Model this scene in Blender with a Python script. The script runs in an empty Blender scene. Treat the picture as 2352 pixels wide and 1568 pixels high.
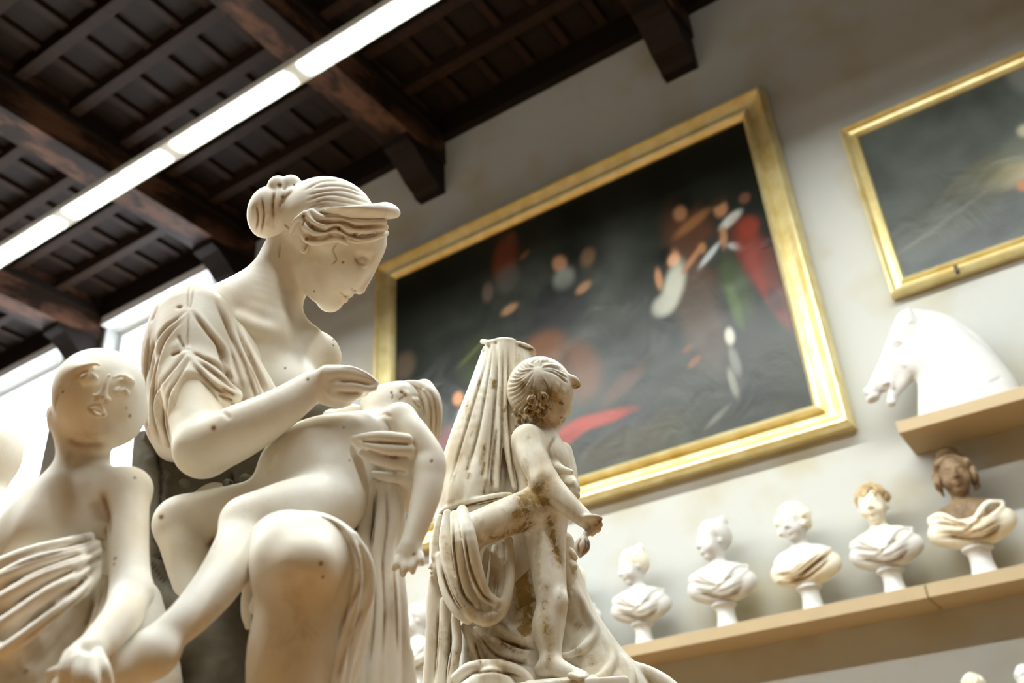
import bpy, bmesh, math, random
import numpy as np
from mathutils import Vector, Matrix, Euler

# ------------------------------------------------------------------ camera, world, light, exposure
SC = bpy.context.scene
COL = SC.collection
CAMZ = 1.6
YAW, PIT, ROL, FPX = math.radians(-31.578), math.radians(30.789), math.radians(-3.891), 2181.3


def cam_axes():
    f = np.array([math.sin(YAW) * math.cos(PIT), math.cos(YAW) * math.cos(PIT), math.sin(PIT)])
    r = np.cross(f, [0, 0, 1.0]); r /= np.linalg.norm(r)
    u = np.cross(r, f)
    return r * math.cos(ROL) + u * math.sin(ROL), -r * math.sin(ROL) + u * math.cos(ROL), f


CR, CU, CF = cam_axes()
CAMPOS = np.array([0, 0, CAMZ])
CAMROT = np.array([CR, CU, -CF]).T
CAMMAT = Matrix(((CR[0], CU[0], -CF[0], 0), (CR[1], CU[1], -CF[1], 0), (CR[2], CU[2], -CF[2], CAMZ), (0, 0, 0, 1)))


def ray(x, y):
    return CR * (x - 1176) / FPX - CU * (y - 784) / FPX + CF


def onY(x, y, Y):
    d = ray(x, y)
    return CAMPOS + d * Y / d[1]


cam_data = bpy.data.cameras.new('camera')
cam = bpy.data.objects.new('camera', cam_data)
COL.objects.link(cam)
cam.matrix_world = CAMMAT
cam_data.sensor_fit = 'HORIZONTAL'
cam_data.sensor_width = 36.0
cam_data.lens = FPX / 2352 * 36.0
cam_data.clip_start = 0.05
cam_data.dof.use_dof = True
cam_data.dof.focus_distance = 1.88
cam_data.dof.aperture_fstop = 3.2
SC.camera = cam

world = bpy.data.worlds.new('world')
SC.world = world
world.use_nodes = True
bg = world.node_tree.nodes['Background']
bg.inputs['Color'].default_value = (0.86, 0.93, 1.0, 1)
bg.inputs['Strength'].default_value = 4.5

SC.view_settings.view_transform = 'Standard'
SC.view_settings.look = 'None'
SC.view_settings.gamma = 1.0
SC.view_settings.use_curve_mapping = False
SC.view_settings.exposure = 0.86
LAMP = 96.0            # radiance of the fluorescent diffusers


# ------------------------------------------------------------------ materials
def new_mat(name):
    m = bpy.data.materials.new(name)
    m.use_nodes = True
    nt = m.node_tree
    return m, nt, nt.nodes['Principled BSDF'], nt.nodes, nt.links


def ramp(nt, fac, stops):
    r = nt.nodes.new('ShaderNodeValToRGB')
    e = r.color_ramp.elements
    while len(e) < len(stops):
        e.new(0.5)
    for i, (p, c) in enumerate(stops):
        e[i].position = p
        e[i].color = (*c, 1)
    nt.links.new(fac, r.inputs['Fac'])
    return r.outputs['Color']


def noise(nt, scale, detail=4, rough=0.55, vec=None, dist=0.0):
    n = nt.nodes.new('ShaderNodeTexNoise')
    n.inputs['Scale'].default_value = scale
    n.inputs['Detail'].default_value = detail
    n.inputs['Roughness'].default_value = rough
    n.inputs['Distortion'].default_value = dist
    if vec is None:
        tc = nt.nodes.new('ShaderNodeTexCoord')
        vec = tc.outputs['Object']
    nt.links.new(vec, n.inputs['Vector'])
    return n.outputs['Fac']


def mapped(nt, scale, kind='Object'):
    tc = nt.nodes.new('ShaderNodeTexCoord')
    mp = nt.nodes.new('ShaderNodeMapping')
    mp.inputs['Scale'].default_value = scale
    nt.links.new(tc.outputs[kind], mp.inputs['Vector'])
    return mp.outputs['Vector']


def mix(nt, fac, a, b, mode='MIX'):
    n = nt.nodes.new('ShaderNodeMix')
    n.data_type = 'RGBA'
    n.blend_type = mode
    for sock, v in ((n.inputs[0], fac), (n.inputs[6], a), (n.inputs[7], b)):
        if isinstance(v, (int, float)):
            sock.default_value = v
        elif isinstance(v, tuple):
            sock.default_value = (*v, 1)
        else:
            nt.links.new(v, sock)
    return n.outputs[2]


def bump(nt, b, height, strength, dist=0.01):
    n = nt.nodes.new('ShaderNodeBump')
    n.inputs['Strength'].default_value = strength
    n.inputs['Distance'].default_value = dist
    nt.links.new(height, n.inputs['Height'])
    nt.links.new(n.outputs['Normal'], b.inputs['Normal'])


def m_wall():
    m, nt, b, N, L = new_mat('cream_wall_plaster')
    a = noise(nt, 0.55, 5, 0.55)
    c = ramp(nt, a, [(0.35, (0.475, 0.49, 0.475)), (0.62, (0.51, 0.51, 0.47))])
    st = noise(nt, 1.7, 3, 0.5)
    f = ramp(nt, st, [(0.50, (0, 0, 0)), (0.72, (0.75, 0.75, 0.75))])
    c = mix(nt, f, c, (0.42, 0.37, 0.235))
    L.new(c, b.inputs['Base Color'])
    b.inputs['Roughness'].default_value = 0.9
    bump(nt, b, noise(nt, 9, 5, 0.6), 0.12, 0.02)
    return m


def m_wood(name, dark, lite, worn=None, axis=(1, 12, 12)):
    m, nt, b, N, L = new_mat(name)
    v = mapped(nt, axis)
    g = noise(nt, 2.2, 6, 0.6, v, 0.6)
    c = ramp(nt, g, [(0.3, dark), (0.7, lite)])
    if worn:
        w = noise(nt, 1.3, 5, 0.65, mapped(nt, (2.5, 1.1, 2.5)), 0.3)
        f = ramp(nt, w, [(0.45, (0, 0, 0)), (0.6, (1, 1, 1))])
        c = mix(nt, f, c, worn)
    L.new(c, b.inputs['Base Color'])
    b.inputs['Roughness'].default_value = 0.62
    b.inputs['Specular IOR Level'].default_value = 0.25
    bump(nt, b, g, 0.25, 0.01)
    return m


def m_plain(name, col, rough=0.6, metal=0.0, var=0.0, scale=6.0):
    m, nt, b, N, L = new_mat(name)
    if var:
        n = noise(nt, scale, 5, 0.6)
        c = ramp(nt, n, [(0.3, tuple(x * (1 - var) for x in col)), (0.7, tuple(min(1, x * (1 + var)) for x in col))])
        L.new(c, b.inputs['Base Color'])
    else:
        b.inputs['Base Color'].default_value = (*col, 1)
    b.inputs['Roughness'].default_value = rough
    b.inputs['Metallic'].default_value = metal
    return m


def m_gold():
    m, nt, b, N, L = new_mat('gilded_wood')
    n = noise(nt, 7, 5, 0.6, mapped(nt, (1, 1, 1)))
    c = ramp(nt, n, [(0.3, (0.72, 0.57, 0.22)), (0.7, (0.94, 0.84, 0.48))])
    L.new(c, b.inputs['Base Color'])
    b.inputs['Metallic'].default_value = 0.5
    b.inputs['Roughness'].default_value = 0.33
    bump(nt, b, noise(nt, 30, 4, 0.6), 0.15, 0.005)
    return m


def m_emit(name, col, strength):
    m, nt, b, N, L = new_mat(name)
    b.inputs['Base Color'].default_value = (0.9, 0.9, 0.9, 1)
    b.inputs['Emission Color'].default_value = (*col, 1)
    b.inputs['Emission Strength'].default_value = strength
    return m


def m_canvas():
    m, nt, b, N, L = new_mat('varnished_oil_paint')
    a = N.new('ShaderNodeAttribute')
    a.attribute_name = 'paint'
    L.new(a.outputs['Color'], b.inputs['Base Color'])
    b.inputs['Roughness'].default_value = 0.30
    b.inputs['Specular IOR Level'].default_value = 0.34
    h = noise(nt, 3.2, 6, 0.6, mapped(nt, (1.2, 1, 1)), 0.8)
    w = noise(nt, 60, 3, 0.5)
    bump(nt, b, mix(nt, 0.12, h, w), 0.42, 0.03)
    return m


def m_glass():
    m = bpy.data.materials.new('window_glass')
    m.use_nodes = True
    nt = m.node_tree
    for n in list(nt.nodes):
        nt.nodes.remove(n)
    o = nt.nodes.new('ShaderNodeOutputMaterial')
    t = nt.nodes.new('ShaderNodeBsdfTransparent')
    g = nt.nodes.new('ShaderNodeBsdfGlossy')
    g.inputs['Roughness'].default_value = 0.05
    mx = nt.nodes.new('ShaderNodeMixShader')
    mx.inputs[0].default_value = 0.06
    nt.links.new(t.outputs[0], mx.inputs[1])
    nt.links.new(g.outputs[0], mx.inputs[2])
    nt.links.new(mx.outputs[0], o.inputs['Surface'])
    return m


WALL = m_wall()
WOOD = m_wood('dark_ceiling_wood', (0.0038, 0.0017, 0.0007), (0.013, 0.0052, 0.0018))
BEAMW = m_wood('worn_beam_wood', (0.007, 0.003, 0.0012), (0.021, 0.0080, 0.0028), (0.11, 0.050, 0.027), (12, 1, 12))
BATTEN = m_wood('batten_wood', (0.008, 0.0036, 0.0014), (0.028, 0.0112, 0.0042), None, (12, 1.5, 12))  # lighter than the boards: lit batten faces put into the wood tone
PANELW = m_wood('coffer_board_wood', (0.0038, 0.0017, 0.0008), (0.0145, 0.0060, 0.0026), None, (12, 1.5, 12))
GOLD = m_gold()
SHELF = m_plain('beige_painted_shelf', (0.46, 0.35, 0.20), 0.6, 0, 0.05, 3)
FLOOR = m_plain('terracotta_floor', (0.29, 0.145, 0.038), 0.5, 0, 0.12, 2)
METALW = m_plain('white_lamp_housing', (0.75, 0.80, 0.78), 0.4)
DIFF = m_emit('lamp_diffuser', (0.95, 1.0, 0.98), LAMP)
CANVAS = m_canvas()
GLASS = m_glass()
WHITEP = m_plain('white_window_paint', (0.80, 0.82, 0.84), 0.5)
BLIND = m_plain('grey_blind_fabric', (0.72, 0.74, 0.78), 0.8)
PLINTH = m_plain('grey_plinth_paint', (0.55, 0.53, 0.48), 0.7, 0, 0.06, 3)


# ------------------------------------------------------------------ mesh helpers
def link(name, me, mat=None, parent=None, kind=None):
    o = bpy.data.objects.new(name, me)
    COL.objects.link(o)
    if mat is not None and not me.materials:
        me.materials.append(mat)
    if parent is not None:
        o.parent = parent
    if kind:
        o['kind'] = kind
    return o


def mesh(name, vs, fs, mat=None, parent=None, kind=None, smooth=False):
    me = bpy.data.meshes.new(name)
    me.from_pydata([tuple(map(float, v)) for v in vs], [], [tuple(f) for f in fs])
    me.update()
    if smooth:
        me.polygons.foreach_set('use_smooth', [True] * len(me.polygons))
    return link(name, me, mat, parent, kind)


BF = [(0, 3, 2, 1), (4, 5, 6, 7), (0, 1, 5, 4), (1, 2, 6, 5), (2, 3, 7, 6), (3, 0, 4, 7)]


def boxes(lst):
    vs, fs = [], []
    for (x0, x1, y0, y1, z0, z1) in lst:
        k = len(vs)
        vs += [(x0, y0, z0), (x1, y0, z0), (x1, y1, z0), (x0, y1, z0), (x0, y0, z1), (x1, y0, z1), (x1, y1, z1), (x0, y1, z1)]
        fs += [tuple(k + i for i in f) for f in BF]
    return vs, fs


def box(name, b, mat, parent=None, kind=None, bevel=0.0):
    o = mesh(name, *boxes([b]), mat, parent, kind)
    if bevel:
        bm = bmesh.new(); bm.from_mesh(o.data)
        bmesh.ops.bevel(bm, geom=bm.edges[:], offset=bevel, segments=2, affect='EDGES', profile=0.5)
        bm.to_mesh(o.data); bm.free()
    return o


def empty(name, loc, label=None, cat=None, group=None):
    o = bpy.data.objects.new(name, None)
    o.location = loc
    o.empty_display_size = 0.1
    COL.objects.link(o)
    if label:
        o['label'] = label; o['category'] = cat
    if group:
        o['group'] = group
    return o


def tag(o, label, cat, group=None):
    o['label'] = label; o['category'] = cat
    if group:
        o['group'] = group
    return o


# ------------------------------------------------------------------ the room
WY = 6.0                       # plane of the picture wall
X0, X1, Y0 = -19.0, 5.0, -3.4
ZB, ZJ, ZC = CAMZ + 6.55, CAMZ + 6.93, CAMZ + 7.10     # beam soffit, joist underside, coffer boards
box('floor', (X0, X1, Y0, WY + .3, -0.2, 0.0), FLOOR, None, 'structure')
OCHRE = m_plain('ochre_wall_plaster', (0.11, 0.08, 0.05), .9, 0, .08, 1.0)
box('wall_back', (X0, X1, Y0 - 0.3, Y0, 0, ZC + .3), OCHRE, None, 'structure')
box('wall_left', (X0 - 0.3, X0, Y0 - .3, WY + .3, 0, ZC + .3), WALL, None, 'structure')
box('wall_right', (X1, X1 + 0.3, Y0 - .3, WY + .3, 0, ZC + .3), OCHRE, None, 'structure')

wins = [(-9.78, -7.72), (-12.6, -10.66), (-15.4, -13.5)]
WZ0, WZ1 = CAMZ + 1.3, CAMZ + 6.72
lst, xr = [], X1
for a, b_ in wins:
    lst += [(b_, xr, WY, WY + .35, 0, ZC + .3), (a, b_, WY, WY + .35, 0, WZ0), (a, b_, WY, WY + .35, WZ1, ZC + .3)]
    xr = a
lst.append((X0, xr, WY, WY + .35, 0, ZC + .3))
mesh('wall_front', *boxes(lst), WALL, None, 'structure')
for i, (a, b_) in enumerate(wins):
    w = empty('window_%d' % (i + 1), ((a + b_) / 2, WY, WZ0)); w['kind'] = 'structure'
    off = Vector(w.location)

    def wb(name, bb, mat):
        o = box(name, bb, mat, w); o.matrix_parent_inverse = Matrix.Translation(-off); return o
    t = 0.07
    wb('window_frame', (a, a + t, WY + .2, WY + .27, WZ0, WZ1), WHITEP)
    wb('window_frame', (b_ - t, b_, WY + .2, WY + .27, WZ0, WZ1), WHITEP)
    wb('window_frame', (a + t, b_ - t, WY + .2, WY + .27, WZ0, WZ0 + t), WHITEP)
    wb('window_frame', (a + t, b_ - t, WY + .2, WY + .27, WZ1 - t, WZ1), WHITEP)
    for k in range(3):
        xa = a + t + (b_ - a - 2 * t) * k / 3
        wb('pane', (xa + .005, xa + (b_ - a - 2 * t) / 3 - .005, WY + .23, WY + .236, WZ0 + t, WZ1 - t), GLASS)
    wb('blind_cassette', (a + .01, b_ - .01, WY - .10, WY + .03, WZ1 - .02, WZ1 + .10), WHITEP)
    wb('window_sill', (a - .05, b_ + .05, WY - .06, WY + .2, WZ0 - .05, WZ0), WHITEP)

ceil = box('ceiling', (X0, X1, Y0, WY, ZC + .03, ZC + .25), WOOD, None, 'structure')
BSP = 2.755
beams = [-4.33 + BSP * k for k in range(-5, 4)]       # right-hand edge of each beam
BW = 0.345


def corbel_mesh():
    prof = [(0.62, 0.36), (0.60, 0.30), (0.50, 0.27), (0.38, 0.19), (0.27, 0.10), (0.14, 0.045), (0.10, 0.0), (0.0, 0.0), (0.0, 0.62), (0.62, 0.62)]
    # (distance from the wall, height)
    n = len(prof)
    vs = [(-BW / 2 + .02, -p, q) for p, q in prof] + [(BW / 2 - .02, -p, q) for p, q in prof]
    fs = [tuple(range(n)), tuple(range(2 * n - 1, n - 1, -1))] + [(i, (i + 1) % n, n + (i + 1) % n, n + i)[::-1] for i in range(n)]
    me = bpy.data.meshes.new('corbel'); me.from_pydata(vs, [], fs); me.update(); me.materials.append(WOOD)
    return me


cme = corbel_mesh()
bme = None
for xb in beams:
    if bme is None:
        o = box('beam', (-BW, 0, Y0, WY, 0, ZC + .1 - ZB), BEAMW, ceil); bme = o.data
    else:
        o = link('beam', bme, None, ceil)
    o.location = (xb, 0, ZB)
    c = link('corbel', cme, None, ceil)
    c.location = (xb - BW / 2, WY, ZB - 0.37)
    mo = box('beam_moulding', (xb, xb + .05, Y0, WY, ZJ - .08, ZJ + .02), WOOD, ceil)
    mo = box('beam_moulding', (xb - BW - .05, xb - BW, Y0, WY, ZJ - .08, ZJ + .02), WOOD, ceil)
# wall plate along the picture wall between the beams
for k in range(len(beams) - 1):
    box('wall_plate', (beams[k] + .001, beams[k + 1] - BW - .001, WY - .10, WY, CAMZ + 6.84, ZC + .03), WOOD, ceil)
# joists, coffer battens and boards (the rows the camera sees)
JS = 0.575
rows = [5.28 - JS * k for k in range(8)]
jme = pme = tme = None
bay = BSP - BW
npan = 6
pw = bay / npan
for bi in range(len(beams) - 1):
    xa = beams[bi]
    if beams[bi + 1] < -14 or xa > 1.0:
        continue
    for ri, yj in enumerate([5.28 + JS] + rows):
        if ri >= 6 and (xa < -15 or xa > -2):
            continue
        if yj < 5.8:
            if jme is None:
                o = box('joist', (0.05, bay - .05, -.055, .055, 0, ZC + .03 - ZJ), BATTEN, ceil); jme = o.data
            else:
                o = link('joist', jme, None, ceil)
            o.location = (xa, yj, ZJ)
        for k in range(npan):
            if k:
                if tme is None:
                    o = box('batten', (-.045, .045, -JS + .056, -.056, 0, .075), BATTEN, ceil); tme = o.data
                else:
                    o = link('batten', tme, None, ceil)
                o.location = (xa + pw * k, yj, ZC - .06)
            if pme is None:
                vs, fs = boxes([(.0, pw, -JS, 0, .0, .03)])
                bm = bmesh.new()
                me0 = bpy.data.meshes.new('t'); me0.from_pydata(vs, [], fs); bm.from_mesh(me0)
                fbot = [f for f in bm.faces if f.normal.z < -.9 or (abs(f.calc_center_median().z) < 1e-5)]
                bmesh.ops.inset_region(bm, faces=fbot, thickness=.085, depth=0)
                r = bmesh.ops.inset_region(bm, faces=fbot, thickness=.02, depth=0.0)
                bmesh.ops.translate(bm, verts=list({v for f in fbot for v in f.verts}), vec=(0, 0, -.02))
                pme = bpy.data.meshes.new('coffer_board'); bm.to_mesh(pme); bm.free(); pme.materials.append(PANELW)
            o = link('coffer_board', pme, None, ceil)
            o.location = (xa + pw * k, yj, ZC)


# ------------------------------------------------------------------ fluorescent fittings in two rows
def rounded_rect(lx, ly, r, n=5):
    pts = []
    for cx, cy, a0 in ((lx - r, ly - r, 0), (-lx + r, ly - r, 90), (-lx + r, -ly + r, 180), (lx - r, -ly + r, 270)):
        for i in range(n + 1):
            a = math.radians(a0 + 90 * i / n)
            pts.append((cx + r * math.cos(a), cy + r * math.sin(a)))
    return pts


LZ, LY, LP = CAMZ + 5.0, 3.225, 1.29
pts = rounded_rect(0.585, 0.058, 0.022)
n = len(pts)
vs = [(x, y, -.004) for x, y in pts] + [(x, y, .01) for x, y in pts]
fs = [tuple(range(n))[::-1]] + [(i, (i + 1) % n, n + (i + 1) % n, n + i) for i in range(n)]
dme = bpy.data.meshes.new('diffuser'); dme.from_pydata(vs, [], fs); dme.update(); dme.materials.append(DIFF)
uv_, uf_ = boxes([(-.585, .585, -.045, .045, .086, .092)])
ume = bpy.data.meshes.new('uplight_lens'); ume.from_pydata(uv_, [], uf_); ume.update(); ume.materials.append(m_emit('added_uplight_glow', (0.95, 1.0, 0.98), LAMP * .10))  # added glow strip on top, brightens the ceiling like lamp bloom
dme2 = dme.copy(); dme2.materials.clear(); dme2.materials.append(m_emit('dimmed_lamp_diffuser', (0.95, 1.0, 0.98), LAMP * 1.05))
hv, hf = boxes([(-LP / 2, LP / 2, -.087, .087, 0, .055), (-LP / 2, LP / 2, -.05, .05, .055, .085)])
hme = bpy.data.meshes.new('housing'); hme.from_pydata(hv, [], hf); hme.update(); hme.materials.append(METALW)
lab = {0: 'lit white fluorescent fitting running off the top edge of the picture', 1: 'lit white fluorescent fitting above the woman statue head, second from the top edge',
       2: 'lit white fluorescent fitting crossing the worn beam, middle of the row', 3: 'lit white fluorescent fitting cut by the left picture edge'}
for row, (ly, xs) in enumerate(((LY, [-2.915 - LP * k for k in range(-4, 9)]), (-0.15, [-2.915 - LP * k for k in range(-3, 8)]))):
    for k, x in enumerate(xs):
        v = k - 4
        L_ = lab[v] if row == 0 and v in lab else ('lit white fluorescent fitting in the hanging row, out of the picture' if row == 0 else 'lit white fluorescent fitting in the second row behind the viewer')
        e = empty('fluorescent_light', (x, ly, LZ), L_, 'ceiling light', 'fluorescent fittings hung in a row')
        link('housing', hme, None, e)
        link('diffuser', dme if row == 0 else dme2, None, e)
        if row == 0:
            link('uplight_lens', ume, None, e)

# ------------------------------------------------------------------ shelves
SF = WY - 0.356
SZ = CAMZ + 1.332
s1 = empty('wall_shelf', (-3.5, WY, SZ), 'long beige wooden wall shelf carrying the row of busts', 'shelf')


def pbox(name, bb, mat, e, bevel=0.0):
    o = box(name, bb, mat, e, None, bevel)
    o.matrix_parent_inverse = Matrix.Translation(-Vector(e.location))
    return o


jx = -0.902
for a, b_ in ((-7.3, -4.05), (-4.046, jx - .003), (jx + .003, 2.2)):
    pbox('shelf_board', (a, b_, SF, WY, SZ, SZ + .075), SHELF, s1, 0.003)
UZ = CAMZ + 2.274
s2 = empty('wall_shelf', (0.8, WY, UZ), 'short beige wooden wall shelf under the white horse head', 'shelf')
pbox('shelf_board', (-0.80, 2.2, WY - .413, WY, UZ, UZ + .075), SHELF, s2, 0.003)
LSZ = CAMZ + 0.46
s3 = empty('wall_shelf', (-0.2, WY, LSZ), 'lower wall shelf just under the bottom edge holding the cropped busts', 'shelf')
pbox('shelf_board', (-3.4, 2.2, SF, WY, LSZ, LSZ + .075), SHELF, s3, 0.003)


# ------------------------------------------------------------------ framed paintings
def frame_rails(parent, x0, x1, z0, z1, prof):
    """prof: list of (inset from outer edge, distance out from the wall); four mitred rails"""
    off = Vector(parent.location)
    sides = [((x0, z0), (x1, z0)), ((x1, z0), (x1, z1)), ((x1, z1), (x0, z1)), ((x0, z1), (x0, z0))]
    nrm = [(0, 1), (-1, 0), (0, -1), (1, 0)]
    for (a, b_), nn in zip(sides, nrm):
        d = Vector((b_[0] - a[0], b_[1] - a[1])).normalized()
        vs = []
        for e, s in ((a, 1), (b_, -1)):
            for ins, out in prof:
                vs.append((e[0] + nn[0] * ins + d.x * s * ins - off.x, WY - .002 - out - off.y, e[1] + nn[1] * ins + d.y * s * ins - off.z))
        n = len(prof)
        fs = [(i, (i + 1) % n, n + (i + 1) % n, n + i)[::-1] for i in range(n)] + [tuple(range(n)), tuple(range(2 * n - 1, n - 1, -1))]
        o = mesh('frame_rail', vs, fs, GOLD, parent)
        bm = bmesh.new(); bm.from_mesh(o.data)
        bmesh.ops.recalc_face_normals(bm, faces=bm.faces[:])
        bm.to_mesh(o.data); bm.free()


def canvas(parent, x0, x1, z0, z1, y, nx, ny, base, blobs, seed):
    """blobs: (px, py, len_u, len_v, angle, colour, softness) placed on the canvas plane in metres"""
    xs = np.linspace(x0, x1, nx); zs = np.linspace(z0, z1, ny)
    XX, ZZ = np.meshgrid(xs, zs)
    rng = np.random.RandomState(seed)
    colr = base(XX, ZZ, rng)
    for (px, py, a, b_, ang, cc, op) in blobs:
        c = onY(px, py, y)
        t = math.radians(ang)
        du = (XX - c[0]) * math.cos(t) + (ZZ - c[2]) * math.sin(t)
        dv = -(XX - c[0]) * math.sin(t) + (ZZ - c[2]) * math.cos(t)
        q = np.sqrt((du / a) ** 2 + (dv / b_) ** 2)
        w = np.clip((1.45 - q) / 0.9, 0, 1); w = (w * w * (3 - 2 * w) * op)[..., None]
        colr = colr * (1 - w) + np.array(cc) * w
    off = Vector(parent.location)
    vs = np.stack([XX - off.x, np.full_like(XX, y - off.y), ZZ - off.z], -1).reshape(-1, 3)
    idx = np.arange(nx * ny).reshape(ny, nx)
    fs = np.stack([idx[:-1, :-1], idx[:-1, 1:], idx[1:, 1:], idx[1:, :-1]], -1).reshape(-1, 4)
    me = bpy.data.meshes.new('canvas')
    me.from_pydata(vs.tolist(), [], fs.tolist()); me.update()
    at = me.attributes.new('paint', 'FLOAT_COLOR', 'POINT')
    at.data.foreach_set('color', np.concatenate([colr.reshape(-1, 3), np.ones((nx * ny, 1))], 1).astype(np.float32).ravel())
    return link('canvas', me, CANVAS, parent)


def smooth_noise(XX, ZZ, rng, freq, octv=4):
    out = np.zeros_like(XX)
    amp = 1.0
    for o in range(octv):
        for k in range(4):
            a = rng.rand() * 6.283; ph = rng.rand() * 6.283; f = freq * (0.7 + .6 * rng.rand())
            out += amp / 4 * np.sin(f * (XX * math.cos(a) + ZZ * math.sin(a)) + ph + 1.5 * np.sin(f * .6 * (XX * math.sin(a) - ZZ * math.cos(a)) + ph * 2))
        freq *= 2.1; amp *= .55
    return out


PX0, PX1, PZ0, PZ1 = -5.16, -1.095, CAMZ + 2.544, CAMZ + 5.58
p1 = empty('framed_painting', (-3.1, WY, PZ0), 'large dark oil painting of gathered figures in a wide gilded frame', 'painting')
prof1 = [(0, 0), (0, .080), (.012, .122), (.028, .138), (.046, .134), (.056, .106), (.070, .094), (.105, .070), (.150, .058), (.160, .062), (.166, .098), (.182, .108), (.198, .100), (.225, .068), (.225, 0)]
frame_rails(p1, PX0, PX1, PZ0, PZ1, prof1)


def base1(X, Z, rng):
    u = (X - PX0) / (PX1 - PX0); v = (Z - PZ0) / (PZ1 - PZ0)
    n = smooth_noise(X, Z, rng, 3.0, 5)
    g = 0.5 + 0.35 * n
    c = np.stack([0.005 + .008 * g, 0.0065 + .009 * g, 0.004 + .006 * g], -1)
    gr = np.clip((0.42 - v) * 3, 0, 1)[..., None] * np.clip(.5 + n, 0, 1)[..., None]
    c = c + gr * np.array([.018, .017, .006])
    glare_haze = (np.exp(-((u - .50) / .26) ** 2 - ((v - .58) / .20) ** 2) * np.clip(.55 + .6 * n, 0, 1.3))[..., None]  # varnish glare painted into the picture as a pale cloudy haze
    return c + glare_haze * np.array([.085, .092, .082])


SKIN_, RED_, BRN_, GRN_, WHT_, DRK_ = (.34, .165, .08), (.16, .022, .010), (.11, .045, .018), (.075, .11, .025), (.46, .46, .38), (.008, .010, .008)
bl1 = [
    # group at the right: brown cloaked pair, green tunic, red cloak
    (1590, 560, .20, .42, 10, (.085, .034, .016), .9), (1600, 700, .17, .55, 8, (.075, .050, .032), .8), (1570, 470, .10, .10, 0, DRK_, 1),
    (1562, 490, .055, .075, 10, SKIN_, .9), (1590, 512, .17, .05, 22, (.24, .11, .04), .85), (1655, 480, .055, .075, 0, SKIN_, 1), (1650, 462, .07, .04, 10, (.03, .02, .012), 1),
    (1678, 505, .10, .045, 28, (.50, .52, .47), .95), (1640, 580, .10, .16, 0, (.02, .025, .02), .9), (1662, 545, .03, .10, -8, SKIN_, .9),
    (1630, 585, .12, .028, 38, (.42, .45, .44), .9), (1690, 565, .07, .03, -35, (.40, .42, .40), .9),
    (1690, 660, .10, .30, 6, (.035, .050, .015), .95), (1688, 700, .04, .20, 4, (.07, .11, .025), .7),
    (1735, 590, .11, .38, 12, RED_, .95), (1760, 650, .06, .38, 12, (.19, .024, .012), .85), (1720, 520, .08, .09, 0, (.20, .03, .016), .9), (1800, 640, .12, .35, 12, (.07, .022, .012), .7),
    (1710, 455, .045, .05, 0, (.22, .09, .05), .6), (1780, 690, .05, .12, 12, DRK_, .7),
    (1676, 772, .035, .07, 0, (.52, .50, .42), .95), (1688, 830, .035, .13, 5, (.20, .20, .17), .7), (1684, 880, .028, .12, 5, (.30, .29, .24), .7), (1650, 955, .12, .022, 30, (.12, .11, .09), .8),
    # child in white reaching up
    (1545, 590, .055, .07, 0, SKIN_, .95), (1528, 585, .06, .07, 0, DRK_, .9), (1548, 597, .05, .06, 0, (.62, .33, .19), .95), (1548, 655, .085, .20, -22, WHT_, .95), (1525, 700, .10, .09, 30, (.40, .40, .33), .85), (1590, 595, .13, .028, 42, SKIN_, .95), (1612, 570, .035, .05, 0, SKIN_, .9), (1513, 640, .03, .10, 0, (.48, .24, .13), .85),
    (1595, 830, .06, .03, 30, (.16, .055, .02), .8), (1580, 800, .05, .03, 20, (.13, .05, .02), .7),
    # old man and companions, middle
    (1285, 605, .065, .085, 25, (.42, .22, .12), .8), (1295, 640, .10, .11, 0, (.30, .32, .28), .6), (1280, 720, .34, .26, 20, (.022, .022, .024), .75), (1350, 590, .07, .09, -10, (.26, .15, .08), .5), (1340, 660, .075, .045, 20, (.40, .22, .12), .75), (1170, 710, .085, .045, 12, (.40, .22, .12), .75),
    (1160, 590, .13, .22, -10, (.17, .045, .022), .8), (1175, 545, .05, .06, 0, (.13, .06, .03), .6), (1205, 585, .06, .03, 30, (.25, .11, .05), .6), (1165, 640, .13, .14, 0, (.10, .10, .085), .6),
    (1120, 670, .06, .10, 0, (.20, .15, .12), .5), (930, 840, .12, .14, 0, (.16, .11, .07), .45),
    # shields, fallen figure in red, foreground
    (1250, 800, .20, .16, -8, (.15, .062, .024), .9), (1330, 850, .17, .27, 14, (.12, .05, .02), .9), (1310, 850, .05, .24, 14, (.07, .03, .014), .6),
    (1370, 965, .30, .055, -2, (.28, .030, .016), .95), (1320, 985, .16, .065, 12, (.30, .030, .016), .95), (1300, 1010, .14, .05, 20, (.22, .022, .012), .9), (1465, 962, .13, .055, -8, (.012, .015, .02), .95), (1430, 885, .22, .07, 28, (.09, .035, .018), .6),
    (1110, 840, .24, .30, 20, (.035, .045, .015), .8), (1085, 810, .17, .022, 30, (.10, .13, .04), .7), (1050, 915, .10, .12, 0, (.01, .012, .01), .95), (1052, 915, .055, .065, 15, (.58, .27, .12), 1), (1060, 960, .05, .09, 0, (.33, .34, .26), .7),
    (1030, 1030, .18, .20, 0, (.15, .022, .014), .8), (1430, 1030, .45, .16, 10, (.060, .048, .022), .6), (1780, 900, .35, .25, 0, (.014, .016, .011), .5)]
canvas(p1, PX0 + .2, PX1 - .2, PZ0 + .2, PZ1 - .2, WY - .05, 300, 220, base1, bl1, 4)

QX0, QX1, QZ0, QZ1 = -0.652, 2.35, CAMZ + 3.36, CAMZ + 4.86
p2 = empty('framed_painting', (0.85, WY, QZ0), 'grey-green oil painting in a narrow gilded frame above the horse head', 'painting')
prof2 = [(0, 0), (0, .055), (.010, .088), (.026, .096), (.040, .084), (.048, .058), (.084, .046), (.090, .070), (.104, .076), (.115, .052), (.115, 0)]
frame_rails(p2, QX0, QX1, QZ0, QZ1, prof2)


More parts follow.
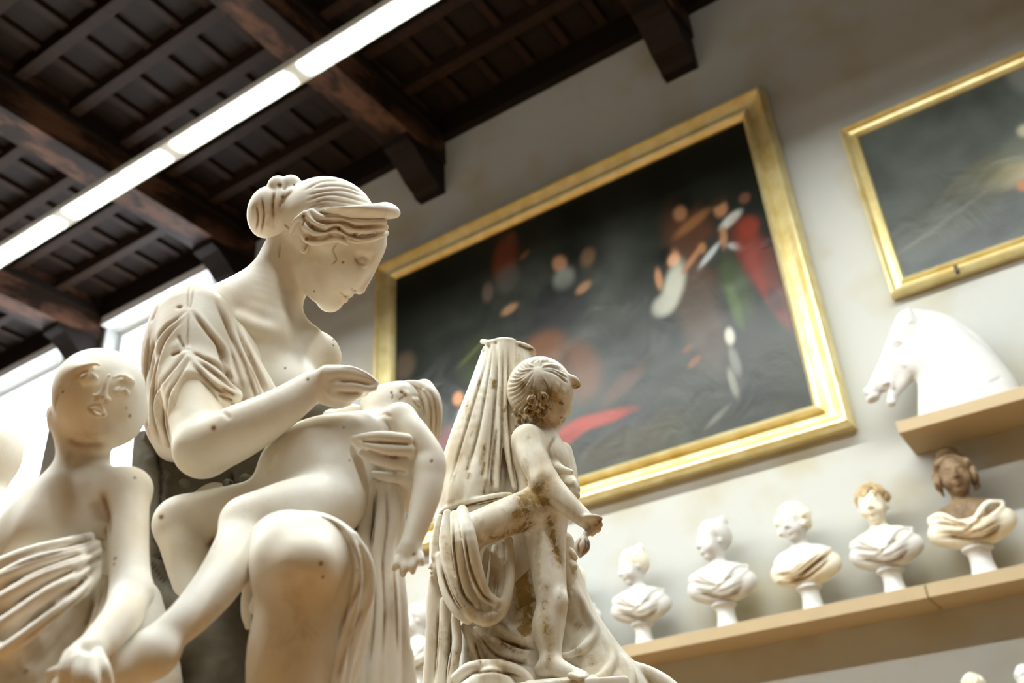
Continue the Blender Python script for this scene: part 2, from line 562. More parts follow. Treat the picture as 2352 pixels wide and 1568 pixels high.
def base2(X, Z, rng):
    n = smooth_noise(X, Z, rng, 3.5, 5)
    v = (Z - QZ0) / (QZ1 - QZ0)
    g = np.clip(.5 + .45 * n, 0, 1.2)[..., None]
    lift = (0.35 + .9 * v)[..., None]
    return np.array([.022, .026, .021]) + g * lift * np.array([.085, .094, .084])


bl2 = [(2330, 390, .22, .11, 8, (.42, .36, .20), .9), (2250, 400, .20, .08, 20, (.16, .15, .085), .8), (2200, 470, .45, .20, 22, (.055, .055, .035), .7), (2352, 425, .04, .04, 0, (.45, .16, .06), .9), (2340, 345, .10, .10, 20, (.12, .13, .10), .8), (2352, 300, .04, .05, 0, (.42, .40, .28), .9),
       (2230, 560, .45, .10, 18, (.018, .021, .016), .8), (2180, 500, .40, .015, 20, (.12, .125, .10), .6), (2120, 545, .20, .012, 14, (.11, .12, .095), .5), (2352, 170, .10, .16, 0, (.20, .21, .19), .7)]
canvas(p2, QX0 + .1, QX1 - .1, QZ0 + .1, QZ1 - .1, WY - .045, 160, 90, base2, bl2, 9)
tag_hook = mesh('frame_hook', *boxes([(-.012, .012, -.02, .02, -.03, .02)]), m_plain('dark_iron', (.05, .04, .03), .5, .8), p2)
hk = onY(2203, 634, WY - .11)
tag_hook.location = (hk[0] - .85, -.11, .015)


# ------------------------------------------------------------------ sculpting: signed distance fields meshed with surface nets
def _rot(ax, ay, az):
    return np.array(Euler((math.radians(ax), math.radians(ay), math.radians(az)), 'XYZ').to_matrix())


def spline(pts, n):
    p = np.array(pts, float)
    if len(p) == 2:
        t = np.linspace(0, 1, n + 1)[:, None]
        return p[0] * (1 - t) + p[1] * t
    q = np.vstack([2 * p[0] - p[1], p, 2 * p[-1] - p[-2]])
    out = []
    for i in range(len(p) - 1):
        a, b_, c, d = q[i], q[i + 1], q[i + 2], q[i + 3]
        for t in np.arange(n) / n:
            out.append(.5 * (2 * b_ + (c - a) * t + (2 * a - 5 * b_ + 4 * c - d) * t * t + (3 * b_ - a - 3 * c + d) * t ** 3))
    out.append(p[-1])
    return np.array(out)


class Sculpt:
    """Points are given as (x, y, dz): the sight line they lie on and how far (in the same unit) behind an upright
    reference plane; everything is turned into metres (camera-aligned axes) at once."""

    def __init__(s, D0=None, vox=3.0, unit=None, n=None, ref=(750, 520), shift=0.0):
        s.D0 = D0
        s.u = D0 / FPX if D0 else unit
        if D0:
            nn = np.array(n if n is not None else (CF[0], CF[1], 0.0), float)
            nn /= np.linalg.norm(nn)
            s.n = CAMROT.T @ nn                              # plane normal in camera axes
            s.Dh = D0 * float(ray(*ref) @ nn) + shift
            rt = np.array([nn[1], -nn[0], 0.0])
            s.U = CAMROT.T @ np.array([rt, [0, 0, 1.0], -nn]).T
        s.vox = vox * s.u
        s.pr = []
        s.st = []
        s.local = D0 is None
        s.anc = None
        s.fine = None

    def at(s, *q):
        """until the next call, depths are measured square to the sight line around this anchor (heads, hands)"""
        if q:
            p, sc = s._P0(q)
            s.anc = (-p[2], q[2])
        else:
            s.anc = None
        return s

    def P(s, q):
        q = np.asarray(q, float)
        if s.local:
            return np.array([q[0], q[1], q[2]]) * s.u, s.u
        if s.anc:
            d = s.anc[0] + (q[2] - s.anc[1]) * s.u
            return np.array([(q[0] - 1176) / FPX * d, -(q[1] - 784) / FPX * d, -d]), d / FPX
        return s._P0(q)

    def _U(s):
        return np.eye(3) if s.anc else s.U

    def _P0(s, q):
        v = np.array([(q[0] - 1176) / FPX, -(q[1] - 784) / FPX, -1.0])
        d = (s.Dh + q[2] * s.u) / float(v @ s.n)
        return v * d, d / FPX

    def _V(s, n):                       # direction given in (right, down, away)
        n = np.array(n, float); n /= np.linalg.norm(n)
        return n if s.local else np.array([n[0], -n[1], -n[2]])

    def c(s, pts, k=10, mode='u', flat=None, n=4):
        if n == 4 and max(q[3] for q in pts) > 28:
            n = 6
        pts = spline(pts, n) if len(pts) > 2 else np.array(pts, float)
        C, Rr = [], []
        for q in pts:
            p, sc = s.P(q[:3]); C.append(p); Rr.append(max(q[3], .3) * sc)
        s._add(('c', np.array(C), np.array(Rr), s._flat(flat)), k, mode)
        return s

    def _flat(s, flat):
        if not flat:
            return None
        nv = s._V(flat[:3])
        return np.eye(3) + (1 / flat[3] - 1) * np.outer(nv, nv), flat[3]

    def e(s, c, r, rot=0, k=10, mode='u'):
        p, sc = s.P(c)
        if isinstance(rot, (int, float)):
            rot = (0, 0, rot)
        if s.local:
            M = _rot(*rot)
        else:
            M = s._U() @ _rot(rot[0], rot[1], -rot[2])
        s._add(('e', p, np.array(r, float) * sc, M), k, mode)
        return s

    def b(s, c, h, rot=(0, 0, 0), rad=2, k=5, mode='u'):
        p, sc = s.P(c)
        M = _rot(*rot) if s.local else s._U() @ _rot(rot[0], rot[1], -rot[2])
        s._add(('b', p, np.array(h, float) * sc, M, rad * sc), k, mode)
        return s

    def cut(s, *a, **kw):
        kw['mode'] = 's'
        return s.c(*a, **kw)

    def _add(s, g, k, mode):
        k = k * s.u
        if not s.local:                      # primitives are kept in the upright frame
            if g[0] == 'c':
                fl = g[3]
                g = ('c', g[1] @ s.U, g[2], (s.U.T @ fl[0] @ s.U, fl[1]) if fl else None)
            elif g[0] == 'e':
                g = ('e', g[1] @ s.U, g[2], s.U.T @ g[3])
            else:
                g = ('b', g[1] @ s.U, g[2], s.U.T @ g[3], g[4])
        if g[0] == 'c':
            lo = (g[1] - g[2][:, None]).min(0); hi = (g[1] + g[2][:, None]).max(0)
        elif g[0] == 'e':
            ex = np.sqrt(((g[3] * g[2]) ** 2).sum(1)); lo, hi = g[1] - ex, g[1] + ex
        else:
            ex = np.abs(g[3]) @ g[2] + g[4]; lo, hi = g[1] - ex, g[1] + ex
        s.pr.append((g, k, mode, lo, hi))

    @staticmethod
    def _d(g, p):
        if g[0] == 'c':
            C, Rr, fl = g[1], g[2], g[3]
            f = 1.0
            if fl:
                A, f = fl
                p = p @ A.T; C = C @ A.T
                f = max(f, .35)
            if len(C) == 1:
                return (np.linalg.norm(p - C[0], axis=-1) - Rr[0]) * f
            best = None
            for i in range(len(C) - 1):
                ab = C[i + 1] - C[i]
                L2 = max(float(ab @ ab), 1e-12)
                q = p - C[i]
                t = np.clip((q @ ab) / L2, 0, 1)
                q = q - t[..., None] * ab
                d = np.sqrt(np.einsum('...i,...i->...', q, q)) - (Rr[i] + t * (Rr[i + 1] - Rr[i]))
                best = d if best is None else np.minimum(best, d)
            return best * f
        if g[0] == 'e':
            q = (p - g[1]) @ g[3]
            r = g[2]
            a = q / r
            k0 = np.sqrt(np.einsum('...i,...i->...', a, a))
            a = a / r
            k1 = np.sqrt(np.einsum('...i,...i->...', a, a))
            return k0 * (k0 - 1) / np.maximum(k1, 1e-9)
        q = np.abs((p - g[1]) @ g[3]) - g[2]
        return np.linalg.norm(np.maximum(q, 0), axis=-1) + np.minimum(q.max(-1), 0) - g[4]

    @staticmethod
    def _mix(cur, d, k, mode):
        if mode == 'u':
            if k <= 0:
                return np.minimum(cur, d)
            h = np.maximum(k - np.abs(cur - d), 0)
            return np.minimum(cur, d) - h * h / (4 * k)
        d = -d
        if k <= 0:
            return np.maximum(cur, d)
        h = np.maximum(k - np.abs(cur - d), 0)
        return np.maximum(cur, d) + h * h / (4 * k)

    def field(s, p):
        cur = np.full(p.shape[:-1], 1e3)
        for g, k, mode, lo, hi in s.pr:
            cur = s._mix(cur, s._d(g, p), k, mode)
        return cur

    def _eval(s, blo, bhi, off, h, m0):
        """field at the sample points of every block, each primitive only where it can matter"""
        val = np.full((len(blo), len(off)), 1e3, np.float32)
        offh = (off * h).astype(np.float32)
        for gm, k, mode, plo, phi in s.pr:
            m = m0 + k
            sel = np.where(((blo < phi + m) & (bhi > plo - m)).all(1))[0]
            if not len(sel):
                continue
            seg = gm[0] == 'c' and len(gm[1]) > 2
            if not seg:
                for i in range(0, len(sel), 800):
                    ss = sel[i:i + 800]
                    p = blo[ss][:, None, :].astype(np.float32) + offh[None]
                    val[ss] = s._mix(val[ss], s._d(gm, p).astype(np.float32), k, mode)
                continue
            C, Rr, fl = gm[1], gm[2], gm[3]
            tmp = np.full((len(sel), len(off)), 1e3, np.float32)
            sb, sh = blo[sel], bhi[sel]
            for j in range(len(C) - 1):
                rr = max(Rr[j], Rr[j + 1])
                lo = np.minimum(C[j], C[j + 1]) - rr - m; hi = np.maximum(C[j], C[j + 1]) + rr + m
                q = np.where(((sb < hi) & (sh > lo)).all(1))[0]
                g1 = ('c', C[j:j + 2].astype(np.float32), Rr[j:j + 2].astype(np.float32), fl)
                for i in range(0, len(q), 800):
                    qq = q[i:i + 800]
                    p = sb[qq][:, None, :].astype(np.float32) + offh[None]
                    tmp[qq] = np.minimum(tmp[qq], s._d(g1, p))
            val[sel] = s._mix(val[sel], tmp, k, mode)
        return val

    def surface(s):
        h = s.vox
        B, BB = 8, 4
        lo = np.min([q[3] for q in s.pr if q[2] == 'u'], 0) - 3 * h
        hi = np.max([q[4] for q in s.pr if q[2] == 'u'], 0) + 3 * h
        nb0 = np.ceil((hi - lo) / (h * B * BB)).astype(int) + 1
        g0 = np.stack(np.meshgrid(*[np.arange(n) for n in nb0], indexing='ij'), -1).reshape(-1, 3)
        c0 = lo + (g0 * B * BB + (B * BB - 1) / 2) * h
        d0 = s.field(c0)
        nb = nb0 * BB
        D8 = np.where(d0 > 0, 1.0, -1.0).astype(np.float32).reshape(nb0).repeat(BB, 0).repeat(BB, 1).repeat(BB, 2)
        near = g0[np.abs(d0) < B * BB * h * .87 * 1.35]
        o4 = np.stack(np.meshgrid(*[np.arange(BB)] * 3, indexing='ij'), -1).reshape(-1, 3)
        g = (near[:, None] * BB + o4[None]).reshape(-1, 3)
        nlo = lo + (near * B * BB + (B - 1) / 2) * h
        d = s._eval(nlo, nlo + B * (BB - 1) * h, o4 * B, h, B * BB * h * 1.2).reshape(-1)
        D8[g[:, 0], g[:, 1], g[:, 2]] = np.where(d > 0, 1.0, -1.0)
        bl = g[np.abs(d) < B * h * .87 * 1.7]
        D = D8.repeat(B, 0).repeat(B, 1).repeat(B, 2)
        off = np.stack(np.meshgrid(*[np.arange(B)] * 3, indexing='ij'), -1).reshape(-1, 3)
        blo = lo + bl * B * h
        val = s._eval(blo, blo + (B - 1) * h, off, h, 2.5 * h)
        D6 = D.reshape(nb[0], B, nb[1], B, nb[2], B)
        D6[bl[:, 0], :, bl[:, 1], :, bl[:, 2], :] = val.reshape(-1, B, B, B)
        D = D6.reshape(nb[0] * B, nb[1] * B, nb[2] * B)
        neg = D < 0
        cnt = np.zeros([n - 1 for n in neg.shape], np.uint8)
        for a in (0, 1):
            for b_ in (0, 1):
                for c in (0, 1):
                    cnt += neg[a:neg.shape[0] - 1 + a, b_:neg.shape[1] - 1 + b_, c:neg.shape[2] - 1 + c]
        act = np.argwhere((cnt > 0) & (cnt < 8))
        cid = np.full(cnt.shape, -1, np.int32)
        cid[act[:, 0], act[:, 1], act[:, 2]] = np.arange(len(act))
        cor = np.array([(a, b_, c) for a in (0, 1) for b_ in (0, 1) for c in (0, 1)])
        vv = np.stack([D[act[:, 0] + c[0], act[:, 1] + c[1], act[:, 2] + c[2]] for c in cor], 1).astype(np.float64)
        pos = np.zeros((len(act), 3)); w = np.zeros(len(act))
        for i in range(8):
            for j in range(i + 1, 8):
                if np.abs(cor[i] - cor[j]).sum() != 1:
                    continue
                m = (vv[:, i] < 0) != (vv[:, j] < 0)
                t = np.where(m, vv[:, i] / np.where(m, vv[:, i] - vv[:, j], 1), 0)
                t = np.clip(t, 0, 1)
                pos += m[:, None] * (cor[i] + t[:, None] * (cor[j] - cor[i])); w += m
        pos = lo + (act + pos / w[:, None]) * h
        quads = []
        for ax in range(3):
            sl0 = [slice(None)] * 3; sl1 = [slice(None)] * 3
            sl0[ax] = slice(0, -1); sl1[ax] = slice(1, None)
            a, b_ = neg[tuple(sl0)], neg[tuple(sl1)]
            e = np.argwhere(a != b_)
            flip = a[e[:, 0], e[:, 1], e[:, 2]]
            o1, o2 = [x for x in range(3) if x != ax]
            ok = (e[:, o1] > 0) & (e[:, o2] > 0) & (e[:, o1] < cnt.shape[o1]) & (e[:, o2] < cnt.shape[o2])
            e, flip = e[ok], flip[ok]
            q = []
            for d1, d2 in ((0, 0), (1, 0), (1, 1), (0, 1)):
                c = e.copy(); c[:, o1] -= d1; c[:, o2] -= d2
                q.append(cid[c[:, 0], c[:, 1], c[:, 2]])
            q = np.stack(q, 1)
            if ax == 1:
                flip = ~flip
            q[~flip] = q[~flip][:, ::-1]
            quads.append(q)
        quads = np.concatenate(quads)
        return pos, quads[(quads >= 0).all(1)]

    # strokes: fine carved lines, raised strands, stains, and recess shade painted as colour
    def line(s, pts, w=4, amp=-2, stain_shade=0.0, zr=None, n=6, taper=True):
        s.st.append((spline([(q[0], q[1]) for q in pts], n) if len(pts) > 1 else np.array([pts[0][:2]], float), w, amp, stain_shade, zr, taper))
        return s

    def lines(s, lst, *a, **kw):
        for q in lst:
            s.line(q, *a, **kw)
        return s

    def build(s, name, mat, parent=None, place=None, blur=1):
        me = bpy.data.meshes.new(name)
        o = link(name, me, mat, parent)
        if s.local and place is not None:
            o.matrix_local = place
        JOBS.append((s, me, None if s.local or parent is None else np.array(root_loc(parent)), blur))
        return o

    def compute(s, base, blur):
        pos, quads = s.surface()
        if not s.local:
            pos = pos @ s.U.T
        wgt = None
        if s.fine and not s.local:
            fx, fy = 1176 - FPX * pos[:, 0] / pos[:, 2], 784 + FPX * pos[:, 1] / pos[:, 2]
            wgt = np.ones(len(pos))
            for cx, cy, rr in s.fine:
                wgt = np.minimum(wgt, np.clip((np.hypot(fx - cx, fy - cy) - rr) / 25 + .0, 0, 1))
            blur = 8
        for it in range(blur):
            ia = np.concatenate([quads[:, i] for i in range(4) for j in (1, 3)])
            ib = np.concatenate([quads[:, (i + j) % 4] for i in range(4) for j in (1, 3)])
            ct = np.maximum(np.bincount(ia, minlength=len(pos)), 1)
            acc = np.stack([np.bincount(ia, pos[ib, a], minlength=len(pos)) for a in range(3)], 1)
            f = np.full(len(pos), .5) if (wgt is None or it == 0) else .5 * wgt
            pos = pos + f[:, None] * (acc / ct[:, None] - pos)
        stain_shade = np.zeros(len(pos)); wash = np.zeros(len(pos))
        if s.st:
            a = pos[quads[:, 2]] - pos[quads[:, 0]]; b_ = pos[quads[:, 3]] - pos[quads[:, 1]]
            fn = np.cross(a, b_)
            qi = quads.T.ravel()
            N = np.stack([np.bincount(qi, np.tile(fn[:, a], 4), minlength=len(pos)) for a in range(3)], 1)
            N /= np.maximum(np.linalg.norm(N, axis=1), 1e-12)[:, None]
            if s.local:
                sx, sy = pos[:, 0] / s.u, pos[:, 1] / s.u
                face = N[:, 2]
                dz = -pos[:, 2] / s.u
                sc = np.full(len(pos), s.u)
            else:
                dep = -pos[:, 2]
                sx = 1176 + FPX * pos[:, 0] / dep; sy = 784 - FPX * pos[:, 1] / dep
                face = -np.einsum('ij,ij->i', N, pos / np.linalg.norm(pos, axis=1)[:, None])
                dz = (pos @ s.n - s.Dh) / s.u
                sc = dep / FPX
            disp = np.zeros(len(pos))
            for pl, w, amp, stn, zr, taper in s.st:
                lo = pl.min(0) - 3 * w; hi = pl.max(0) + 3 * w
                m = (sx > lo[0]) & (sx < hi[0]) & (sy > lo[1]) & (sy < hi[1]) & (face > 0.02)
                if zr:
                    m &= (dz > zr[0]) & (dz < zr[1])
                idx = np.where(m)[0]
                if not len(idx):
                    continue
                q = np.stack([sx[idx], sy[idx]], 1)
                if len(pl) == 1:
                    dd = np.linalg.norm(q - pl[0], axis=1); tt = np.full(len(q), .5)
                else:
                    dd = np.full(len(q), 1e9); tt = np.zeros(len(q))
                    for i in range(len(pl) - 1):
                        ab = pl[i + 1] - pl[i]
                        t = np.clip(((q - pl[i]) @ ab) / max(ab @ ab, 1e-9), 0, 1)
                        d = np.linalg.norm(q - pl[i] - t[:, None] * ab, axis=1)
                        up = d < dd
                        dd[up] = d[up]; tt[up] = (i + t[up]) / (len(pl) - 1)
                g = np.exp(-(dd / w) ** 2)
                if taper and len(pl) > 1:
                    g = g * np.clip(np.minimum(tt, 1 - tt) * 5 + .15, 0, 1)
                g = g * np.clip(face[idx] * 3, 0, 1)
                disp[idx] += amp * g
                if amp == 0 and w > 3:
                    wash[idx] = np.maximum(wash[idx], stn * g)
                else:
                    stain_shade[idx] = np.maximum(stain_shade[idx], 1.5 * stn * g)
            pos = pos + N * (disp * sc)[:, None]
        if s.local:
            out = pos
        else:
            out = pos @ CAMROT.T + CAMPOS
            if base is not None:
                out = out - base
        return out, quads, stain_shade, wash


JOBS = []


def run_jobs():
    """mesh every sculpted form (in threads), then fill the waiting mesh datablocks"""
    from concurrent.futures import ThreadPoolExecutor
    jobs = sorted(JOBS, key=lambda j: -len(j[0].pr) / j[0].vox)
    with ThreadPoolExecutor(4) as ex:
        res = list(ex.map(lambda j: j[0].compute(j[2], j[3]), jobs))
    for (s, me, base, blur), (out, quads, stain_shade, wash) in zip(jobs, res):
        nv, nq = len(out), len(quads)
        me.vertices.add(nv); me.vertices.foreach_set('co', out.astype(np.float32).ravel())
        me.loops.add(nq * 4); me.loops.foreach_set('vertex_index', quads.astype(np.int32).ravel())
        me.polygons.add(nq); me.polygons.foreach_set('loop_start', np.arange(0, nq * 4, 4, dtype=np.int32))
        me.polygons.foreach_set('use_smooth', np.ones(nq, bool))
        me.update(calc_edges=True)
        for nm, arr in (('stain_shade', stain_shade), ('wash', wash)):
            at = me.attributes.new(nm, 'FLOAT', 'POINT')
            at.data.foreach_set('value', arr.astype(np.float32))


def root_loc(o):
    v = Vector((0, 0, 0))
    while o is not None:
        v = v + o.location; o = o.parent
    return v


def m_plaster(name, base, lite, stain_shade, dark, amount=0.5, scale=9.0, spots=0.5, rough=0.55, streak=None, gloss=0.3):
    """aged plaster: cream ground, cloudy discolouration, brown patina and painted shade where it was marked, fine dark pinholes"""
    m, nt, b, N, L = new_mat(name)
    n1 = noise(nt, scale, 6, 0.62, None, 0.4)
    c = ramp(nt, n1, [(0.32, base), (0.62, lite)])
    n2 = noise(nt, scale * .45, 5, 0.6, mapped(nt, streak or (1, 1, 1)), 0.5)
    f = ramp(nt, n2, [(0.62 - .25 * amount, (0, 0, 0)), (0.80, (.8, .8, .8))])
    c = mix(nt, f, c, stain_shade)
    a = N.new('ShaderNodeAttribute'); a.attribute_name = 'stain_shade'
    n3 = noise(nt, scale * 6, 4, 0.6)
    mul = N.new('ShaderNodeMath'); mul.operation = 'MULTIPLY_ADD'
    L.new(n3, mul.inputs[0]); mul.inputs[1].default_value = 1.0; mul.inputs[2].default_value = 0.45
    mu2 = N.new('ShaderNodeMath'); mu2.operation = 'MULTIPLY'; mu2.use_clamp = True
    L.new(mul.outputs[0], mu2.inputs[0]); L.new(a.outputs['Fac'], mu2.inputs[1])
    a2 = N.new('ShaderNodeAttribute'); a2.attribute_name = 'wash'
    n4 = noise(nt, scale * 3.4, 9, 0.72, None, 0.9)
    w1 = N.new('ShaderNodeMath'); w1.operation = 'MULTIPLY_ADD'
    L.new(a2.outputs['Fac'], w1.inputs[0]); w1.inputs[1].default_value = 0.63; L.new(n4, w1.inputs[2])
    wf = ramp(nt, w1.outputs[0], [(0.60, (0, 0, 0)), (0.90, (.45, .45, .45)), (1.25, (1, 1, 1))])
    cw = ramp(nt, noise(nt, scale * 2.2, 6, 0.65), [(0.35, tuple(.25 * p_ + .75 * q_ for p_, q_ in zip(stain_shade, dark))), (0.65, stain_shade)])
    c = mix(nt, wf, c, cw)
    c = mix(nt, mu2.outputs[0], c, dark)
    if spots:
        v = N.new('ShaderNodeTexVoronoi'); v.inputs['Scale'].default_value = 26
        v.inputs['Randomness'].default_value = 1
        tc = N.new('ShaderNodeTexCoord'); L.new(tc.outputs['Object'], v.inputs['Vector'])
        sp = ramp(nt, v.outputs['Distance'], [(0.035, (spots,) * 3), (0.06, (0, 0, 0))])
        c = mix(nt, sp, c, (0.10, 0.06, 0.03))
    L.new(c, b.inputs['Base Color'])
    b.inputs['Roughness'].default_value = rough
    b.inputs['Specular IOR Level'].default_value = gloss
    bump(nt, b, noise(nt, scale * 9, 5, 0.6), 0.10, 0.004)
    return m


PL_WOMAN = m_plaster('cream_plaster', (0.86, 0.79, 0.655), (0.92, 0.885, 0.80), (0.74, 0.58, 0.33), (0.30, 0.17, 0.06), 0.48, 9, 0)
PL_PUTTO = m_plaster('stained_plaster', (0.80, 0.75, 0.62), (0.90, 0.87, 0.79), (0.42, 0.27, 0.08), (0.15, 0.085, 0.02), 0.95, 14, 0, streak=(2.2, 2.2, .6))
PL_ROCK = m_plaster('shade_dark_plaster', (0.10, 0.085, 0.055), (0.17, 0.15, 0.11), (0.06, 0.045, 0.02), (0.03, 0.02, 0.01), 0.6, 14, 0, 0.8)  # shade of the lap recess put into a darkened grey-brown rock
PL_WHITE = m_plaster('white_plaster', (0.60, 0.592, 0.565), (0.66, 0.653, 0.63), (0.66, 0.58, 0.42), (0.34, 0.29, 0.21), 0.05, 7, 0)


# ------------------------------------------------------------------ the large plaster group: seated woman, limp child, youth
DW = 1.80
gw_loc = CAMPOS + ray(500, 1900) * 1.75
GW = empty('plaster_group', (gw_loc[0], gw_loc[1], 1.02), 'large cream plaster group of a seated woman cradling a limp child', 'sculpture')


def sym(S, fn, pts, hz, **kw):
    """the same form on both sides of the sagittal plane dz = hz"""
    getattr(S, fn)(pts, **kw)
    getattr(S, fn)([(q[0], q[1], 2 * hz - q[2]) + tuple(q[3:]) for q in pts], **kw)


def syme(S, c, r, rot, hz, **kw):
    S.e(c, r, rot, **kw)
    S.e((c[0], c[1], 2 * hz - c[2]), r, rot, **kw)


# ---- woman: body
W = Sculpt(DW, 3.0)
H = 70
W.at(745, 600, 70)
W.fine = [(790, 600, 130), (800, 888, 70), (875, 1050, 75)]
W.e((750, 520, H), (110, 102, 90))
W.e((800, 600, H), (62, 102, 72), 35.6, k=25)
W.e((838, 552, H), (46, 52, 60), 35, k=25)
W.e((760, 688, H), (25, 24, 26), 0, k=14)
sym(W, 'c', [(757, 686, 62, 20), (730, 664, 26, 27), (714, 610, 26, 36)], H, k=26)
syme(W, (790, 626, 24), (38, 44, 26), 30, H, k=24)
W.c([(860, 592, H, 9), (848, 626, H, 9.5), (829, 662, H, 11)], k=12)
W.e((825, 666, H), (10.5, 9.5, 12), 0, k=6)
syme(W, (808, 656, 55), (11, 9, 8), 20, H, k=6)
W.c([(806, 672, 62, 4), (804, 676, H, 5), (806, 672, 78, 4)], k=6)
W.c([(781, 668, 42, 4), (796, 674, 56, 7.5), (801, 677, H, 8), (796, 674, 84, 7.5), (781, 668, 98, 4)], k=5)
W.c([(783, 677, 46, 4), (789, 685, 57, 7.5), (792, 688, H, 8), (789, 685, 83, 7.5), (783, 677, 94, 4)], k=4)
W.c([(780, 671, 38, 1.6), (793, 681, 55, 1.8), (802, 684, H, 1.8)], k=2, mode='s')
syme(W, (840, 598, 10), (24, 17, 18), 30, H, k=12, mode='s')
syme(W, (831, 602, 29), (17, 13, 13), 40, H, k=4)
sym(W, 'c', [(815, 594, 22, 2.5), (823, 604, 15, 3), (833, 611, 16, 3), (841, 609, 22, 2.5)], H, k=4)
sym(W, 'c', [(812, 586, 22, 4), (830, 578, 14, 6), (852, 576, 25, 5)], H, k=10)
W.e((699, 560, -24), (11, 21, 9), -8, k=4)
W.e((702, 555, -33), (5, 11, 5), -8, k=3, mode='s')
W.e((697, 575, -28), (8, 8, 7), 0, k=4)
# neck and shoulders
W.c([(672, 590, 74, 62), (655, 622, 76, 64)], k=16)
W.at()
W.c([(680, 562, 76, 64), (640, 652, 78, 66), (598, 742, 84, 82)], k=20)
W.c([(604, 655, 70, 52), (520, 706, 36, 60), (447, 738, -12, 74)], k=25)
W.c([(655, 700, 50, 22), (648, 750, 40, 18), (650, 775, 45, 14)], k=22)
W.e((590, 850, 125), (140, 165, 115), 10, k=40)
W.c([(630, 800, 120, 80), (720, 822, 182, 64)], k=35)
W.c([(545, 742, 5, 22), (600, 762, 20, 18), (648, 778, 45, 16)], k=20)
W.c([(660, 780, 60, 14), (715, 772, 120, 20)], k=20)
W.e((665, 905, 90), (80, 75, 70), 0, k=35)
W.e((545, 990, 150), (135, 130, 100), 0, k=40)
W.e((560, 1210, 150), (170, 120, 130), 0, k=40)
# near arm
W.c([(447, 745, -12, 78), (441, 860, -46, 70), (456, 960, -88, 65), (468, 1028, -114, 66)], k=25)
W.c([(468, 1030, -116, 66), (548, 992, -138, 63), (636, 944, -140, 50), (716, 888, -126, 37)], k=14)
W.at(740, 888, -126)
# hand: palm, index and middle finger pinching the cloth, curled fingers, thumb
W.e((760, 886, -126), (52, 38, 30), 5, k=14)
W.c([(752, 862, -132, 25), (800, 858, -132, 19), (838, 868, -128, 14), (862, 880, -122, 9)], k=8)
W.c([(775, 888, -140, 20), (815, 888, -140, 14), (845, 892, -134, 10), (860, 890, -128, 8)], k=4)
W.c([(765, 905, -140, 18), (800, 912, -142, 13), (822, 904, -138, 10)], k=4)
W.c([(748, 915, -135, 16), (778, 926, -138, 12), (800, 922, -130, 10)], k=4)
W.c([(765, 880, -105, 20), (815, 905, -100, 13), (838, 900, -108, 10)], k=5)
W.at(890, 1050, -98)
# other hand spread on the child's ribs
LH = -98
W.e((925, 1058, LH + 22), (38, 58, 26), 8, k=10)
W.c([(935, 1010, LH + 6, 15), (880, 1003, LH - 8, 14), (838, 1005, LH - 5, 11), (812, 1008, LH + 2, 8)], k=6)
W.c([(938, 1034, LH + 2, 16), (885, 1032, LH - 14, 15), (842, 1022, LH - 11, 12), (818, 1016, LH - 2, 8)], k=3)
W.c([(930, 1068, LH + 2, 15), (892, 1064, LH - 14, 14), (855, 1051, LH - 12, 12), (832, 1040, LH - 2, 8)], k=3)
W.c([(925, 1100, LH + 8, 13), (895, 1097, LH - 6, 12), (868, 1090, LH - 4, 9), (858, 1087, LH + 2, 7)], k=3)
W.at()
W.e((800, 950, 15), (34, 20, 26), -15, k=6)
W.e((765, 958, 20), (26, 18, 24), 10, k=6)
W.c([(935, 1060, LH + 25, 34), (945, 1100, LH + 60, 38), (925, 1130, LH + 120, 45)], k=14)
# thighs, near knee and shin
W.c([(590, 1260, 60, 110), (650, 1275, -140, 108), (702, 1296, -250, 108)], k=40)
W.c([(702, 1300, -250, 115), (690, 1400, -240, 104), (676, 1520, -222, 108), (668, 1700, -205, 92)], k=30)
W.e((706, 1290, -330), (52, 48, 40), 0, k=45)
W.lines([[(509, 942), (520, 952), (528, 962)]], 5, -5, .2)
W.lines([[(815, 592), (824, 604), (838, 609)]], 2.2, -1.5, .35)
W.line([(862, 588), (840, 581), (818, 590)], 5, -1.5, .10)
W.line([(779, 670), (792, 680), (801, 682)], 2.0, -1.5, .45)
W.line([(806, 664), (814, 668), (818, 668)], 3.5, -2.5, .5)
W.line([(700, 545), (706, 560), (698, 578)], 2.2, -2, .6)
W.line([(640, 560), (641, 590), (645, 555)], 2.0, -1, .4)
W.line([(775, 559), (765, 574), (773, 595), (762, 607)], 2.0, -1.2, .45)
W.line([(736, 858), (760, 872), (790, 852)], 6, -1.5)
W.line([(784, 842), (815, 846), (845, 860), (866, 878)], 2.0, 1.0, .75)
for q in ((490, 983, 5), (788, 602, 2.2), (722, 669, 1.6), (707, 871, 3), (745, 1187, 3), (763, 769, 2), (766, 780, 1.6), (766, 793, 1.8), (655, 845, 2), (737, 1294, 4), (742, 1325, 3)):
    W.line([q[:2]], q[2], -1.5, 1.3)
W.lines([[(935, 1019), (885, 1016), (835, 1013)], [(935, 1051), (890, 1048), (846, 1036)], [(928, 1084), (898, 1080), (862, 1070)]], 2.6, -4, .45, taper=False)
W.lines([[(778, 876), (815, 876), (850, 884)], [(772, 900), (805, 902), (830, 902)]], 2.6, -3, .4)
W.line([(655, 1290), (668, 1340), (700, 1350), (730, 1320)], 26, -6, .18)
W.line([(660, 1330), (690, 1420), (720, 1470)], 30, 0, .35)
W.line([(640, 1400), (650, 1500), (660, 1560)], 40, 0, .30)
W.line([(690, 1420), (740, 1460)], 25, 0, .40)
woman = W.build('seated_woman_figure', PL_WOMAN, GW)

